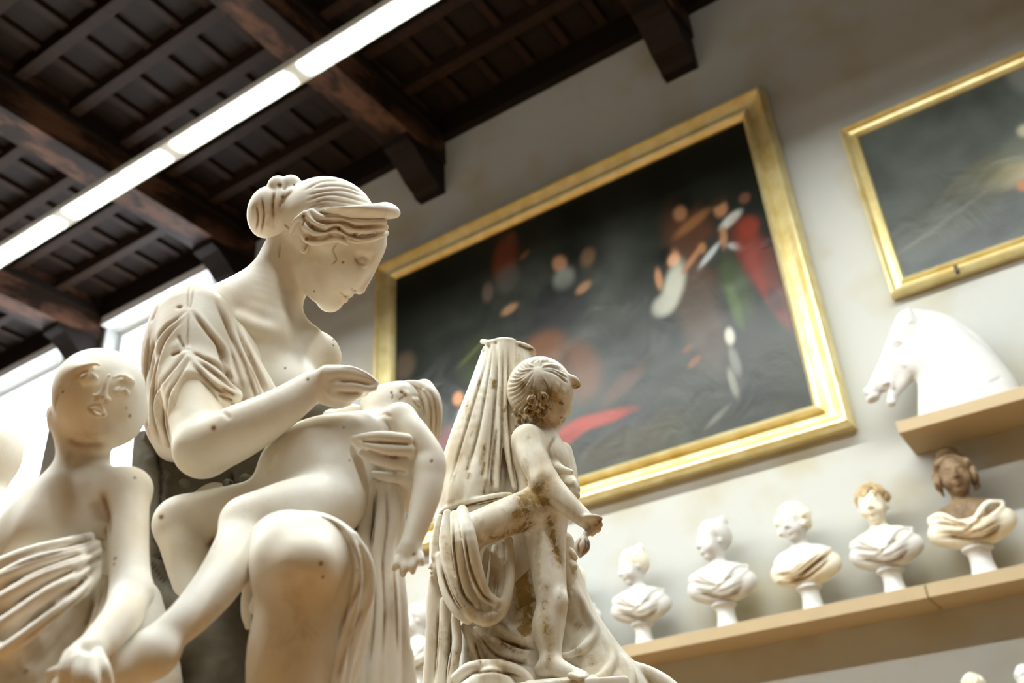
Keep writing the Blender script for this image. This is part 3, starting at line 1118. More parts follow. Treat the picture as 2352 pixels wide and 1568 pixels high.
# ---- woman: hair
Hh = Sculpt(DW, 2.8)
Hh.at(745, 600, 70)
Hh.e((752, 508, H), (113, 102, 97), 8)
Hh.e((640, 430, H - 4), (26, 27, 28), 0, k=4)
Hh.e((669, 428, H), (26, 27, 28), 0, k=4)
Hh.e((612, 487, H), (42, 60, 54), 12, k=4)
Hh.e((650, 490, H), (40, 70, 60), 10, k=16)
Hh.c([(627, 440, H - 52, 4), (624, 480, H - 60, 6), (622, 530, H - 50, 5)], k=5, mode='s')
Hh.c([(655, 410, H - 30, 3), (656, 425, H - 34, 4), (650, 445, H - 40, 3)], k=4, mode='s')
Hh.e((812, 622, H), (64, 92, 110), 35.6, k=10, mode='s')          # clears the face
Hh.e((745, 628, -20), (55, 66, 60), 20, k=8, mode='s')
Hh.e((745, 628, 160), (55, 66, 60), 20, k=8, mode='s')
for lk in ([(695, 506, -24, 8), (706, 524, -33, 11), (732, 537, -36, 12), (760, 530, -32, 11), (786, 533, -22, 11), (812, 549, -9, 10), (844, 549, 9, 9), (874, 540, 30, 8), (886, 535, 60, 8)],
           [(703, 490, -24, 8), (722, 510, -34, 10), (748, 520, -35, 10), (776, 513, -28, 10), (804, 527, -17, 10), (850, 528, 2, 9), (884, 522, 30, 9)],
           [(715, 485, -24, 7), (740, 500, -32, 8), (772, 500, -28, 8), (800, 508, -20, 8), (836, 512, -8, 9), (882, 510, 20, 8)],
           [(693, 520, -22, 8), (701, 545, -28, 10), (724, 556, -29, 10), (752, 552, -25, 9), (776, 549, -17, 8), (798, 560, -6, 6)],
           [(700, 492, -24, 8), (684, 503, -20, 7), (674, 516, -12, 7), (666, 532, -2, 6)]):
    Hh.c([(q[0], q[1], q[2] - 7, q[3]) for q in lk], k=3)
    Hh.c([(q[0], q[1], 2 * H - q[2] + 7, q[3]) for q in lk], k=3)
Hh.lines([[(706, 448), (740, 440), (790, 437), (840, 452)], [(704, 462), (735, 450), (770, 447), (810, 455), (850, 468)], [(715, 470), (745, 459), (780, 462), (830, 470)],
          [(705, 478), (740, 468), (775, 470), (800, 474)], [(720, 432), (760, 426), (800, 430), (835, 444)], [(700, 436), (740, 416), (780, 414)], [(726, 476), (752, 472), (770, 476)]], 2.4, -2.4, .42)
Hh.lines([[(700, 503), (716, 519), (746, 529), (774, 521), (802, 538), (846, 539), (884, 529)], [(712, 494), (734, 507), (760, 509), (790, 509), (815, 520), (850, 520), (884, 516)], [(700, 530), (716, 546), (744, 545), (770, 539), (800, 551), (836, 556)]], 3.4, -7, .5)
Hh.lines([[(704, 516), (728, 530), (752, 526)], [(790, 540), (815, 546), (850, 543), (878, 534)], [(740, 516), (772, 508), (800, 522)], [(704, 548), (730, 551), (760, 546)], [(740, 496), (775, 496), (820, 506)]], 2.0, -2.2, .35)
Hh.lines([[(588, 470), (592, 500), (588, 528)], [(600, 452), (606, 490), (600, 535)]], 2.5, -2.5, .8)
Hh.lines([[(630, 438), (626, 470), (628, 505)], [(655, 445), (646, 462), (640, 478)], [(672, 436), (656, 452), (646, 470)]], 4, -2, .7)
Hh.line([(613, 480), (618, 500), (612, 525)], 9, 0, .35)
Hh.line([(640, 470), (632, 500), (628, 530)], 10, 0, .35)
Hh.lines([[(634, 548), (642, 556)], [(645, 536), (641, 560)], [(652, 515), (664, 525)], [(700, 500), (694, 520)]], 2, -1, .7)
for q in ((642, 426, 5), (676, 424, 1.5), (779, 524, 3.2), (697, 496, 3), (704, 548, 3.5), (648, 452, 2.5)):
    Hh.line([q[:2]], q[2], -3, 1.6)
hair = Hh.build('hair', PL_WOMAN, woman)

# ---- woman: diadem
Di = Sculpt(DW, 2.4)
Di.at(745, 600, 70)
nd = (-.22, .82, -.52)
arc = [(736, 487, -30, 10), (775, 488, -38, 18), (825, 488, -26, 24), (866, 486, 6, 27), (887, 484, 40, 28), (893, 483, 70, 28), (887, 484, 100, 28), (866, 486, 134, 27), (825, 488, 166, 24), (775, 488, 178, 18), (736, 487, 170, 10)]
Di.c(arc, k=4, flat=(*nd, .13))
Di.line([(870, 500), (890, 490), (880, 482)], 8, 0, .35)
Di.line([(760, 490), (830, 490), (900, 492)], 14, 0, .22)
Di.line([(905, 512)], 2, 0, 1.4)
Di.build('diadem', PL_WOMAN, woman)

# ---- woman: dress
Dr = Sculpt(DW, 3.0)
Dr.c([(447, 742, -20, 86), (444, 790, -40, 83), (443, 850, -48, 78), (455, 930, -84, 72)], k=20)
Dr.c([(434, 838, -150, 6), (441, 872, -150, 40), (450, 920, -158, 64), (458, 980, -165, 84), (470, 1060, -175, 105)], k=5, mode='s')
Dr.c([(430, 725, 10, 74), (402, 800, 20, 72), (390, 880, 28, 62), (392, 960, 18, 60), (402, 1015, 5, 46)], k=30)
Dr.c([(430, 930, 70, 90), (450, 985, 100, 80)], k=30)
Dr.e((530, 858, 52), (86, 150, 86), -8, k=30)
Dr.c([(500, 700, 22, 24), (545, 790, -4, 26), (580, 870, -20, 26), (600, 950, -20, 30)], k=18)
Dr.c([(520, 790, 5, 30), (555, 890, -15, 34)], k=20)
Dr.c([(545, 752, 0, 5), (575, 808, -18, 9), (606, 862, -20, 11), (628, 905, -12, 12), (640, 940, -5, 12)], k=8)
Dr.c([(436, 816, -110, 9), (470, 856, -114, 13), (505, 886, -108, 16), (540, 910, -92, 17)], k=6)
Dr.c([(446, 822, -112, 7), (490, 856, -112, 9), (545, 902, -92, 9)], k=4)
Dr.e((430, 803, -112), (9, 9, 8), 0, k=3)
Dr.e((431, 711, -92), (6, 6, 6), 0, k=3)
Dr.c([(424, 815, -118, 8), (398, 850, -98, 11), (376, 895, -66, 13), (370, 955, -50, 13), (384, 1020, -60, 10)], k=8)
Dr.c([(410, 800, -104, 12), (380, 840, -74, 18), (362, 900, -40, 18), (358, 970, -28, 16)], k=14)
Dr.c([(430, 822, -122, 6), (410, 866, -114, 8), (392, 908, -94, 9), (388, 968, -84, 9), (402, 1030, -92, 8)], k=6)
fold = [[(428, 716), (400, 737), (383, 750), (362, 775), (347, 810), (338, 865)], [(420, 735), (380, 779), (360, 832), (350, 898), (353, 965), (366, 1015)],
        [(423, 819), (393, 852), (363, 892), (351, 932), (352, 980)], [(433, 828), (406, 872), (386, 908), (380, 965), (390, 1020)], [(443, 716), (472, 756), (506, 799), (520, 840)],
        [(496, 693), (516, 733), (532, 772), (559, 832), (582, 898), (590, 925)], [(545, 748), (566, 806), (594, 862), (612, 905)], [(499, 786), (516, 839), (535, 885)],
        [(452, 826), (500, 862), (548, 898)], [(440, 832), (480, 878), (530, 912)], [(462, 818), (500, 840), (530, 870)]]
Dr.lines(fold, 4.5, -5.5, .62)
Dr.lines([[(q[0] + 9, q[1] - 3) for q in f] for f in fold], 5.5, 3.5)
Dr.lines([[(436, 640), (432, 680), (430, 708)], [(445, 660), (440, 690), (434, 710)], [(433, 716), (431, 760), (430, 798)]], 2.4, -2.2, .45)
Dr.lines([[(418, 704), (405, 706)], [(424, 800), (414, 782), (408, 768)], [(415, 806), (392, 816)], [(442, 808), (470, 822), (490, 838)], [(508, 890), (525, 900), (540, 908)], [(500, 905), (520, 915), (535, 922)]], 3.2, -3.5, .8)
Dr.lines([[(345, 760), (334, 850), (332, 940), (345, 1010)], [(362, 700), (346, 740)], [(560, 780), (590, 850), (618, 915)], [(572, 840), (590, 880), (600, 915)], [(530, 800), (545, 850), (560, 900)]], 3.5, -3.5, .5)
Dr.line([(375, 860), (365, 930), (372, 1000)], 22, 0, .28)
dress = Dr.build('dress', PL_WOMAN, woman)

# ---- woman: drapery over the knee and hanging at her side
Kd = Sculpt(DW, 3.6)
Kd.c([(650, 1270, -180, 88), (715, 1272, -200, 96), (758, 1318, -220, 98), (768, 1420, -205, 86), (730, 1580, -190, 82), (700, 1720, -180, 80)], k=30)
Kd.e((700, 1330, -345), (108, 150, 90), 0, k=10, mode='s')
Kd.c([(690, 1440, -330, 96), (672, 1720, -300, 92)], k=8, mode='s')
Kd.c([(596, 1290, -250, 6), (600, 1240, -285, 6), (640, 1200, -300, 6), (705, 1186, -300, 6), (775, 1202, -295, 7), (812, 1250, -290, 9), (824, 1320, -280, 11), (812, 1400, -268, 12), (790, 1480, -255, 13), (765, 1600, -240, 15)], k=8)
Kd.c([(812, 1228, -285, 10), (845, 1290, -260, 13), (848, 1360, -245, 14), (820, 1440, -235, 14), (795, 1540, -230, 15), (780, 1650, -225, 15)], k=8)
Kd.c([(598, 1270, -235, 10), (575, 1330, -205, 14), (566, 1400, -180, 13), (570, 1440, -165, 8)], k=10)
Kd.c([(610, 1360, -225, 24), (590, 1395, -205, 18)], k=12)
Kd.line([(838, 1330), (800, 1400), (770, 1480)], 5, -4, .4)
Kd.lines([[(800, 1232), (828, 1300), (822, 1380)], [(780, 1440), (760, 1500), (750, 1560)], [(812, 1452), (790, 1510), (775, 1560)], [(832, 1400), (800, 1470)]], 4, -4, .4)
Kd.line([(606, 1240), (650, 1200), (700, 1188), (760, 1198), (800, 1240)], 3, -2.5, .35)
Kd.build('knee_drapery', PL_WOMAN, woman)

Sd = Sculpt(DW, 3.4)
for q in ([(862, 1108, -70, 12), (848, 1160, -60, 18), (838, 1240, -50, 20), (846, 1340, -60, 22), (838, 1450, -60, 24), (828, 1600, -60, 26), (820, 1720, -60, 26)],
          [(880, 1112, -78, 11), (878, 1180, -74, 15), (866, 1260, -70, 16), (872, 1360, -70, 18), (866, 1480, -70, 20), (858, 1620, -70, 22), (850, 1720, -70, 22)],
          [(897, 1116, -76, 12), (902, 1180, -66, 16), (890, 1262, -62, 17), (898, 1370, -64, 19), (900, 1490, -64, 20), (896, 1620, -64, 22), (890, 1720, -64, 22)],
          [(910, 1120, -60, 12), (918, 1190, -45, 15), (908, 1262, -40, 16), (918, 1370, -44, 17), (926, 1490, -44, 18), (930, 1620, -44, 20), (925, 1720, -44, 20)],
          [(868, 1130, -20, 30), (880, 1300, -10, 45), (880, 1500, -10, 55), (875, 1720, -10, 60)]):
    Sd.c(q, k=5)
Sd.c([(936, 1500, -40, 14), (945, 1600, -40, 16), (945, 1720, -40, 16)], k=5)
Sd.lines([[(862, 1135), (858, 1200), (852, 1260)], [(888, 1130), (890, 1200), (880, 1290), (884, 1400), (880, 1500)], [(905, 1290), (910, 1380), (914, 1500)], [(856, 1300), (860, 1400), (850, 1520)]], 3, -3, .6)
Sd.line([(862, 1320), (850, 1420), (842, 1560)], 10, 0, .4)
Sd.line([(904, 1300), (908, 1420)], 8, 0, .35)
Sd.build('hanging_drapery', PL_WOMAN, woman)

# ---- the limp child
Cd = Sculpt(DW, 3.2)
Cd.fine = [(925, 915, 70), (935, 1290, 45), (130, 1560, 60)]
Cd.e((765, 1035, -40), (125, 82, 88), -14)
Cd.e((860, 1020, -30), (70, 66, 72), -10, k=40)
Cd.e((700, 1070, -40), (110, 88, 95), -20, k=40)
Cd.e((735, 1130, -50), (104, 80, 88), -25, k=45)
Cd.e((788, 1128, -52), (64, 78, 76), 0, k=45)
Cd.c([(905, 985, -10, 52), (895, 950, 5, 42)], k=25)
# far thigh towards the raised knee, shin down behind
Cd.c([(700, 1160, -25, 90), (570, 1176, -20, 70), (450, 1194, -22, 63), (418, 1202, -24, 61)], k=30)
Cd.c([(416, 1202, -24, 60), (432, 1290, -50, 50), (450, 1380, -70, 38), (470, 1470, -80, 30)], k=16)
# near thigh, knee and lower leg with foot
Cd.c([(765, 1162, -95, 72), (695, 1176, -130, 82), (615, 1190, -160, 70), (566, 1200, -170, 58)], k=26)
Cd.c([(566, 1198, -170, 55), (545, 1262, -205, 56), (500, 1340, -265, 54), (430, 1420, -320, 46), (350, 1482, -345, 40)], k=16)
Cd.e((300, 1530, -350), (105, 52, 52), -14, k=24)
Cd.e((360, 1500, -345), (44, 44, 42), 0, k=20)
Cd.c([(260, 1545, -360, 46), (190, 1560, -365, 36), (140, 1575, -365, 26)], k=20)
for i, yy in enumerate((1535, 1553, 1572, 1588)):
    Cd.c([(150, yy, -372 + 8 * i, 14), (126, yy + 6, -372 + 8 * i, 12), (114, yy + 10, -370 + 8 * i, 9)], k=5)
# neck and head thrown back
Cd.at(905, 940, 0)
Cd.c([(880, 965, 10, 38), (868, 935, 20, 40)], k=20)
Cd.e((940, 938, 20), (70, 62, 62), 8, k=14)
Cd.e((895, 922, 10), (55, 42, 48), -12, k=20)
Cd.e((856, 928, 5), (22, 24, 26), -20, k=14)
Cd.e((880, 945, -20), (38, 34, 26), -10, k=20)
Cd.c([(936, 893, 2, 7), (926, 892, -10, 10), (921, 897, -16, 9)], k=8)
Cd.e((930, 905, -26), (9, 7, 7), 0, k=5)
Cd.c([(900, 898, -14, 5), (908, 905, -28, 6), (905, 915, -34, 4)], k=4)
Cd.c([(892, 899, -12, 5), (897, 908, -28, 6), (897, 918, -34, 4)], k=4)
Cd.c([(898, 900, -22, 1.5), (902, 908, -34, 1.5), (899, 918, -38, 1.5)], k=1.5, mode='s')
Cd.e((958, 922, -36), (13, 17, 10), -20, k=8, mode='s')
Cd.e((957, 924, -30), (11, 14, 8), -20, k=3)
Cd.e((927, 902, -32), (3.5, 4.5, 4), 0, k=2, mode='s')
Cd.at()
# near arm hanging over the edge
Cd.e((920, 962, -62), (38, 36, 34), 20, k=20)
Cd.c([(918, 962, -64, 35), (955, 1000, -78, 34), (988, 1050, -80, 34), (986, 1078, -80, 36)], k=12)
Cd.c([(986, 1076, -80, 37), (980, 1130, -88, 35), (962, 1195, -96, 29), (944, 1248, -100, 24)], k=8)
Cd.e((940, 1272, -100), (32, 26, 20), 15, k=12)
for fx, fy, ex, ey in ((965, 1275, 968, 1292), (948, 1285, 948, 1312), (930, 1288, 926, 1318), (914, 1284, 906, 1304)):
    Cd.c([(fx, fy, -106, 10), ((fx + ex) / 2, (fy + ey) / 2 + 3, -110, 9.5), (ex, ey, -106, 8)], k=4)
Cd.line([(858, 955), (880, 950), (900, 958)], 4, -3, .3)
Cd.line([(946, 916), (957, 930), (967, 937)], 2.4, -2.5, .55)
Cd.lines([[(921, 899), (924, 901)], [(929, 905), (931, 908)]], 3, -3, 1.1, taper=False)  # shade inside the nostrils painted as dark dots
Cd.line([(896, 899), (902, 908), (899, 918)], 2.2, -2, .6)
Cd.line([(948, 908), (962, 912), (974, 924)], 4, -2, .25)
Cd.line([(890, 938), (870, 946), (850, 945)], 14, 0, .30)
Cd.line([(928, 908), (922, 914), (914, 918)], 2.5, -1.5, .6)  # shading between nose and mouth painted as a dark line
Cd.line([(880, 960), (893, 980), (897, 990)], 3, -2.5, .25)
for q in ((991, 1058, 3), (790, 981, 2), (803, 1057, 1.8), (370, 1187, 5), (951, 1272, 3)):
    Cd.line([q[:2]], q[2], -1, 1.3)
Cd.line([(610, 1090), (620, 1050), (650, 1020)], 16, 0, .30)
Cd.line([(545, 1135), (560, 1170), (540, 1200)], 24, 0, .16)
Cd.line([(560, 1290), (520, 1370), (440, 1460)], 16, 0, .25)
Cd.line([(495, 1235), (480, 1260)], 9, -4, .35)
child = Cd.build('limp_child_figure', PL_WOMAN, GW)
Ch = Sculpt(DW, 2.6)
Ch.at(905, 940, 0)
Ch.e((952, 936, 25), (62, 60, 66), 5)
Ch.e((905, 915, -30), (66, 52, 52), -12, k=8, mode='s')
Ch.c([(935, 880, 15, 8), (965, 886, -5, 12), (990, 905, -28, 14), (1000, 940, -36, 14), (1000, 985, -30, 13), (996, 1020, -20, 9)], k=8)
Ch.c([(975, 892, 25, 22), (992, 925, 10, 22), (992, 980, 10, 22), (988, 1030, 15, 16)], k=10)
Ch.c([(975, 900, -30, 9), (985, 935, -42, 10), (983, 985, -40, 10), (985, 1015, -30, 7)], k=5)
Ch.lines([[(940, 884), (975, 900), (990, 940), (990, 1000)], [(960, 882), (992, 905), (1002, 950), (1000, 1010)], [(948, 890), (970, 915), (978, 960)]], 2.2, -2, .5)
Ch.build('hair', PL_WOMAN, child)

# ---- the youth leaning against her
DY = 1.80
Yt = Sculpt(DY, 3.3, shift=-.20)
Yt.fine = [(225, 905, 105), (190, 1550, 80)]
Yt.at(225, 940, -10)
Yt.e((230, 892, 10), (98, 92, 104), 20)
Yt.e((222, 925, -22), (84, 92, 78), 22, k=30)
Yt.e((232, 985, -42), (38, 30, 36), 20, k=22)
Yt.c([(150, 960, 10, 40), (185, 990, -20, 36), (230, 992, -40, 30)], k=25)
Yt.c([(302, 950, 30, 36), (280, 985, -5, 34), (240, 996, -38, 28)], k=25)
Yt.c([(246, 862, -104, 9), (241, 888, -112, 9), (235, 910, -116, 11)], k=12)
Yt.e((233, 912, -116), (15, 10, 12), 18, k=6)
Yt.e((219, 910, -106), (9, 8, 9), 18, k=5)
Yt.e((249, 917, -104), (8, 8, 9), 18, k=5)
Yt.c([(168, 858, -44, 5), (190, 844, -70, 6), (216, 836, -84, 6), (242, 844, -93, 5)], k=26)
Yt.c([(262, 872, -80, 5), (282, 863, -68, 5), (304, 876, -44, 4)], k=28)
Yt.e((206, 859, -106), (32, 14, 20), -12, k=20, mode='s')
Yt.e((283, 893, -84), (24, 14, 20), 22, k=20, mode='s')
Yt.e((205, 869, -82), (22, 14, 13), 4, k=4)
Yt.e((282, 902, -62), (18, 13, 13), 22, k=4)
Yt.c([(182, 876, -74, 2), (192, 862, -89, 3), (208, 856, -96, 3), (222, 865, -96, 3), (228, 880, -90, 2)], k=3)
Yt.c([(266, 896, -82, 2), (281, 888, -78, 3), (297, 900, -60, 2)], k=3)
Yt.c([(184, 880, -76, 2), (204, 886, -90, 2.5), (226, 884, -92, 2)], k=4)
Yt.c([(200, 934, -92, 3), (215, 932, -106, 6), (226, 930, -110, 5), (238, 940, -106, 4.5), (244, 952, -96, 3)], k=4)
Yt.c([(203, 942, -92, 4), (215, 950, -104, 7), (228, 954, -104, 6), (240, 956, -96, 3)], k=4)
Yt.c([(200, 937, -104, 1.6), (218, 942, -114, 2), (232, 947, -112, 2), (243, 954, -102, 1.6)], k=2, mode='s')
Yt.e((116, 948, 22), (10, 20, 14), 10, k=4)
Yt.e((113, 948, 10), (5, 11, 6), 10, k=2, mode='s')
Yt.c([(195, 970, 20, 60), (192, 1020, 20, 58)], k=16)
Yt.at()
# neck, chest, shoulders
Yt.c([(195, 970, 20, 60), (190, 1050, 20, 58), (182, 1110, 20, 66)], k=16)
Yt.e((150, 1235, 60), (140, 150, 110), 8, k=35)
Yt.c([(165, 1150, 40, 70), (262, 1130, 10, 60), (296, 1126, 5, 48)], k=30)
Yt.c([(150, 1150, 50, 60), (60, 1215, 60, 58), (30, 1300, 60, 56)], k=30)
Yt.e((170, 1200, 0), (80, 60, 36), 10, k=60)
# near arm down to the hand on the child's foot
Yt.c([(296, 1124, 0, 47), (295, 1210, -20, 45), (297, 1300, -45, 45), (302, 1362, -65, 48)], k=18)
Yt.c([(302, 1360, -66, 47), (278, 1420, -120, 46), (235, 1470, -160, 42)], k=10)
Yt.e((195, 1508, -185), (52, 42, 34), -35, k=18)
for q in ([(165, 1505, -205, 20), (150, 1540, -215, 17), (152, 1590, -200, 14)], [(185, 1515, -212, 19), (182, 1555, -220, 17), (185, 1610, -205, 14)],
          [(208, 1520, -212, 18), (214, 1560, -220, 16), (220, 1610, -205, 14)], [(225, 1505, -200, 16), (242, 1535, -208, 13), (252, 1570, -200, 11)]):
    Yt.c(q, k=5)
Yt.line([(232, 1130), (240, 1160), (246, 1200), (244, 1235)], 7, -6, .55, zr=(-60, 80))
Yt.line([(215, 1150), (235, 1200)], 20, -3, .25, zr=(-60, 80))
Yt.line([(150, 1008), (190, 1022), (245, 1022)], 8, -2, .45)
Yt.line([(160, 995), (200, 1000), (230, 1003)], 16, 0, .45)
Yt.line([(165, 1030), (150, 1080)], 9, 0, .4)
Yt.line([(205, 910), (235, 918)], 7, 0, .15)
Yt.line([(218, 914), (224, 918)], 4, -2, .7)
Yt.line([(240, 920), (248, 923)], 4, -2, .7)
Yt.line([(200, 938), (222, 944), (243, 955)], 2.0, -1, .55)
Yt.line([(172, 868), (192, 856), (216, 849), (236, 852)], 5, 0, .55)  # eye socket shade below the brow painted as a wash
Yt.line([(266, 880), (282, 874), (300, 884)], 5, 0, .5)  # painted shade under the other brow
Yt.lines([[(184, 874), (196, 862), (212, 860), (225, 872)], [(267, 896), (282, 891), (296, 902)]], 2, -1.5, .4)
Yt.line([(112, 935), (118, 955)], 6, 0, .9)  # dark hollow of the ear painted in as shade
Yt.line([(135, 900), (126, 930), (124, 955)], 3, -1, .4)
for q in ((144, 899, 2.2), (290, 937, 2), (298, 955, 3), (310, 1097, 2.2), (264, 1282, 3), (262, 1295, 2)):
    Yt.line([q[:2]], q[2], -1, 1.3)
youth = Yt.build('leaning_youth_figure', PL_WOMAN, GW)
Yr = Sculpt(DY, 4.4, shift=-.20)
Yr.e((90, 1490, 70), (170, 190, 115), 0)
Yr.c([(110, 1410, 50, 120), (110, 1500, 25, 145), (110, 1640, 20, 170), (110, 1760, 20, 170)], k=40)
Yr.c([(290, 1400, 60, 80), (300, 1560, 40, 110), (300, 1740, 40, 120)], k=40)
bands = [[(235, 1222, 10, 8), (160, 1245, -55, 14), (70, 1270, -50, 18), (-10, 1300, -10, 18)], [(240, 1242, 5, 8), (170, 1268, -70, 15), (80, 1292, -68, 18), (-10, 1335, -20, 20)],
         [(238, 1264, 0, 9), (180, 1292, -85, 15), (90, 1330, -85, 20), (-10, 1390, -30, 22)], [(232, 1290, -5, 9), (180, 1322, -95, 13), (100, 1370, -105, 18), (-10, 1450, -50, 22)],
         [(230, 1300, -10, 8), (210, 1340, -70, 14), (150, 1390, -115, 14), (60, 1460, -110, 18), (-20, 1520, -60, 22)]]
for q in bands:
    Yr.c(q, k=8)
Yr.c([(246, 1330, -10, 12), (232, 1400, -30, 16), (215, 1450, -60, 16), (190, 1520, -80, 16)], k=10)
Yr.lines([[(234, 1234), (165, 1258), (75, 1284), (0, 1312)], [(236, 1254), (175, 1281), (85, 1312), (0, 1358)], [(232, 1278), (180, 1308), (95, 1350), (0, 1418)], [(225, 1300), (190, 1332), (125, 1382), (0, 1486)],
          [(215, 1330), (185, 1372), (110, 1430), (30, 1490)], [(235, 1345), (222, 1400), (205, 1450)], [(215, 1350), (210, 1400), (195, 1440)]], 4.5, -5, .5)
Yr.lines([[(180, 1420), (120, 1480), (60, 1540)], [(130, 1450), (60, 1520), (10, 1560)]], 10, -4, .15)
Yr.line([(60, 1540)], 4, -2, 1.2)
Yr.build('robe', PL_WOMAN, youth)

# ---- rough support they sit on
Rk = Sculpt(DW, 6.0)
Rk.e((560, 1200, 230), (300, 210, 170))
Rk.e((400, 1110, 130), (95, 120, 110), 0, k=30)
Rk.c([(330, 1010, 60, 22), (340, 1080, 40, 34), (352, 1150, 20, 40), (370, 1260, 0, 46), (390, 1400, -20, 60)], k=20)
Rk.e((745, 968, 70), (75, 46, 60), 0, k=20)
Rk.e((640, 1090, 90), (130, 90, 90), 0, k=40)
Rk.c([(480, 1400, -30, 90), (520, 1550, -40, 130), (540, 1750, -40, 170)], k=30)
Rk.e((430, 1490, -110), (60, 66, 60), 0, k=20)
Rk.e((750, 1330, 80), (150, 230, 130), 0, k=40)
Rk.c([(820, 1500, 60, 120), (780, 1750, 60, 170)], k=30)
for q in ((335, 1030), (345, 1060), (338, 1085), (350, 1110), (380, 1090), (420, 1110), (360, 1240), (375, 1290), (520, 1110), (560, 1098), (340, 1000)):
    Rk.e((q[0] + 4, q[1], 10 + (q[0] % 7) * 6), (15, 12, 15), q[0] % 50, k=6)
Rk.lines([[(531, 1085), (532, 1120)], [(360, 1030), (372, 1100), (365, 1180)], [(345, 1290), (380, 1340)], [(348, 1235), (372, 1245)], [(350, 1275), (378, 1282)]], 4, -5, .8)
Rk.build('rock_seat', PL_ROCK, GW)


def rot_box(name, c, hx, hy, z0, z1, mat, parent=None):
    """upright box turned to face the viewer"""
    o = box(name, (-hx, hx, -hy, hy, 0, z1 - z0), mat, None, None, .012)
    o.matrix_world = Matrix.Translation((c[0], c[1], z0)) @ Matrix.Rotation(-YAW, 4, 'Z')
    if parent is not None:
        o.parent = parent
        o.matrix_parent_inverse = Matrix.Translation(-parent.location)
    return o


bc = CAMPOS + ray(505, 1740) * 1.40
rot_box('base_block', bc, .30, .24, 1.02, 1.62, PL_WOMAN, GW)
tag(rot_box('plinth', bc, .31, .25, 0, 1.019, PLINTH), 'grey painted plinth under the large seated woman group', 'plinth')


# ------------------------------------------------------------------ the small stained group: standing child against a draped column
DP = 2.02
gp = CAMPOS + ray(1230, 1900) * 2.06
GP = empty('plaster_group', (gp[0], gp[1], 1.15), 'smaller brown-stained plaster group of a child standing against a draped column', 'sculpture')
# ---- child
B = Sculpt(DP, 2.5, ref=(1240, 1000))
B.fine = [(1275, 935, 60), (1360, 1205, 35), (1310, 1110, 50), (1330, 1550, 50)]
B.at(1246, 930, 0)
B.e((1246, 902, 0), (70, 74, 66))
B.e((1268, 930, 0), (35, 45, 49), 20, k=18)
B.e((1274, 966, 0), (18, 15, 18), 0, k=12)
B.e((1258, 946, -34), (30, 28, 22), 10, k=16)
B.e((1258, 946, 34), (30, 28, 22), 10, k=16)
B.e((1292, 900, 0), (19, 26, 36), 0, k=14)
B.c([(1303, 922, 0, 4), (1306, 938, 0, 4.5), (1307, 946, 0, 5.5)], k=6)
B.e((1301, 949, -7), (5, 4, 4), 0, k=3)
B.e((1301, 949, 7), (5, 4, 4), 0, k=3)
B.c([(1286, 955, -16, 2.5), (1296, 956, -8, 4), (1299, 957, 0, 4.5), (1296, 956, 8, 4)], k=3)
B.c([(1284, 961, -14, 2.5), (1292, 963, -7, 4.5), (1295, 964, 0, 4.5), (1292, 963, 7, 4.5)], k=3)
B.e((1296, 924, -24), (10, 7, 9), 15, k=6, mode='s')
B.e((1291, 926, -22), (8, 6, 7), 15, k=2)
B.c([(1250, 965, 5, 34), (1246, 990, 8, 34)], k=14)
B.at()
B.c([(1248, 975, 5, 34), (1246, 1000, 8, 34)], k=14)
B.e((1236, 1062, 2), (60, 82, 54), -8, k=24)
B.e((1262, 1050, -4), (40, 60, 44), -10, k=24)
B.e((1246, 1140, 0), (56, 62, 52), 0, k=26)
B.e((1212, 1012, -30), (37, 36, 34), 0, k=16)
B.c([(1212, 1010, -34, 36), (1228, 1058, -54, 34), (1250, 1104, -68, 33)], k=10)
B.c([(1250, 1104, -68, 33), (1290, 1146, -80, 28), (1338, 1188, -86, 21)], k=8)
B.at(1350, 1196, -86)
B.e((1358, 1204, -86), (23, 20, 19), 40, k=8)
for i, (fx, fy) in enumerate(((1374, 1194), (1378, 1204), (1374, 1214), (1362, 1222))):
    B.c([(fx - 14, fy + 2, -98, 8), (fx, fy, -100, 7), (fx - 2, fy + 4, -86, 6)], k=3)
B.c([(1345, 1186, -100, 7), (1366, 1186, -104, 6.5), (1380, 1190, -98, 5)], k=3)
B.at()
# far arm folded on the chest
B.c([(1272, 1070, -36, 12), (1296, 1080, -46, 9), (1310, 1084, -48, 7.5)], k=6)
B.c([(1290, 1040, 26, 26), (1302, 1090, 14, 25), (1306, 1122, -6, 19)], k=10)
B.e((1314, 1116, -14), (17, 22, 16), 20, k=8)
B.c([(1318, 1108, -26, 8), (1326, 1122, -28, 7), (1325, 1132, -20, 6)], k=3)
B.c([(1312, 1124, -28, 8), (1326, 1136, -28, 6.5), (1326, 1143, -20, 5)], k=3)
# bent leg to the left, standing leg, second leg behind
B.c([(1248, 1166, -20, 54), (1180, 1182, -56, 45), (1118, 1206, -78, 42), (1086, 1216, -86, 37)], k=16)
B.c([(1086, 1218, -80, 36), (1070, 1270, -30, 30), (1080, 1320, 20, 24)], k=12)
B.c([(1252, 1180, -10, 54), (1255, 1250, -14, 45), (1262, 1330, -20, 39), (1268, 1388, -22, 36), (1259, 1440, -20, 38), (1263, 1490, -20, 27), (1266, 1522, -20, 26)], k=14)
B.e((1284, 1378, -42), (20, 24, 16), 0, k=14)
B.e((1252, 1536, -16), (26, 18, 24), 0, k=10)
B.c([(1266, 1526, -24, 25), (1304, 1543, -46, 19), (1340, 1552, -62, 12)], k=10)
for i in range(4):
    B.c([(1328 - 6 * i, 1548 + i, -58 - 9 * i, 8), (1350 - 7 * i, 1554 + i, -62 - 9 * i, 6.5)], k=3)
B.c([(1286, 1250, 44, 34), (1302, 1330, 40, 27), (1304, 1384, 36, 22), (1294, 1470, 40, 21), (1292, 1530, 40, 18)], k=10)
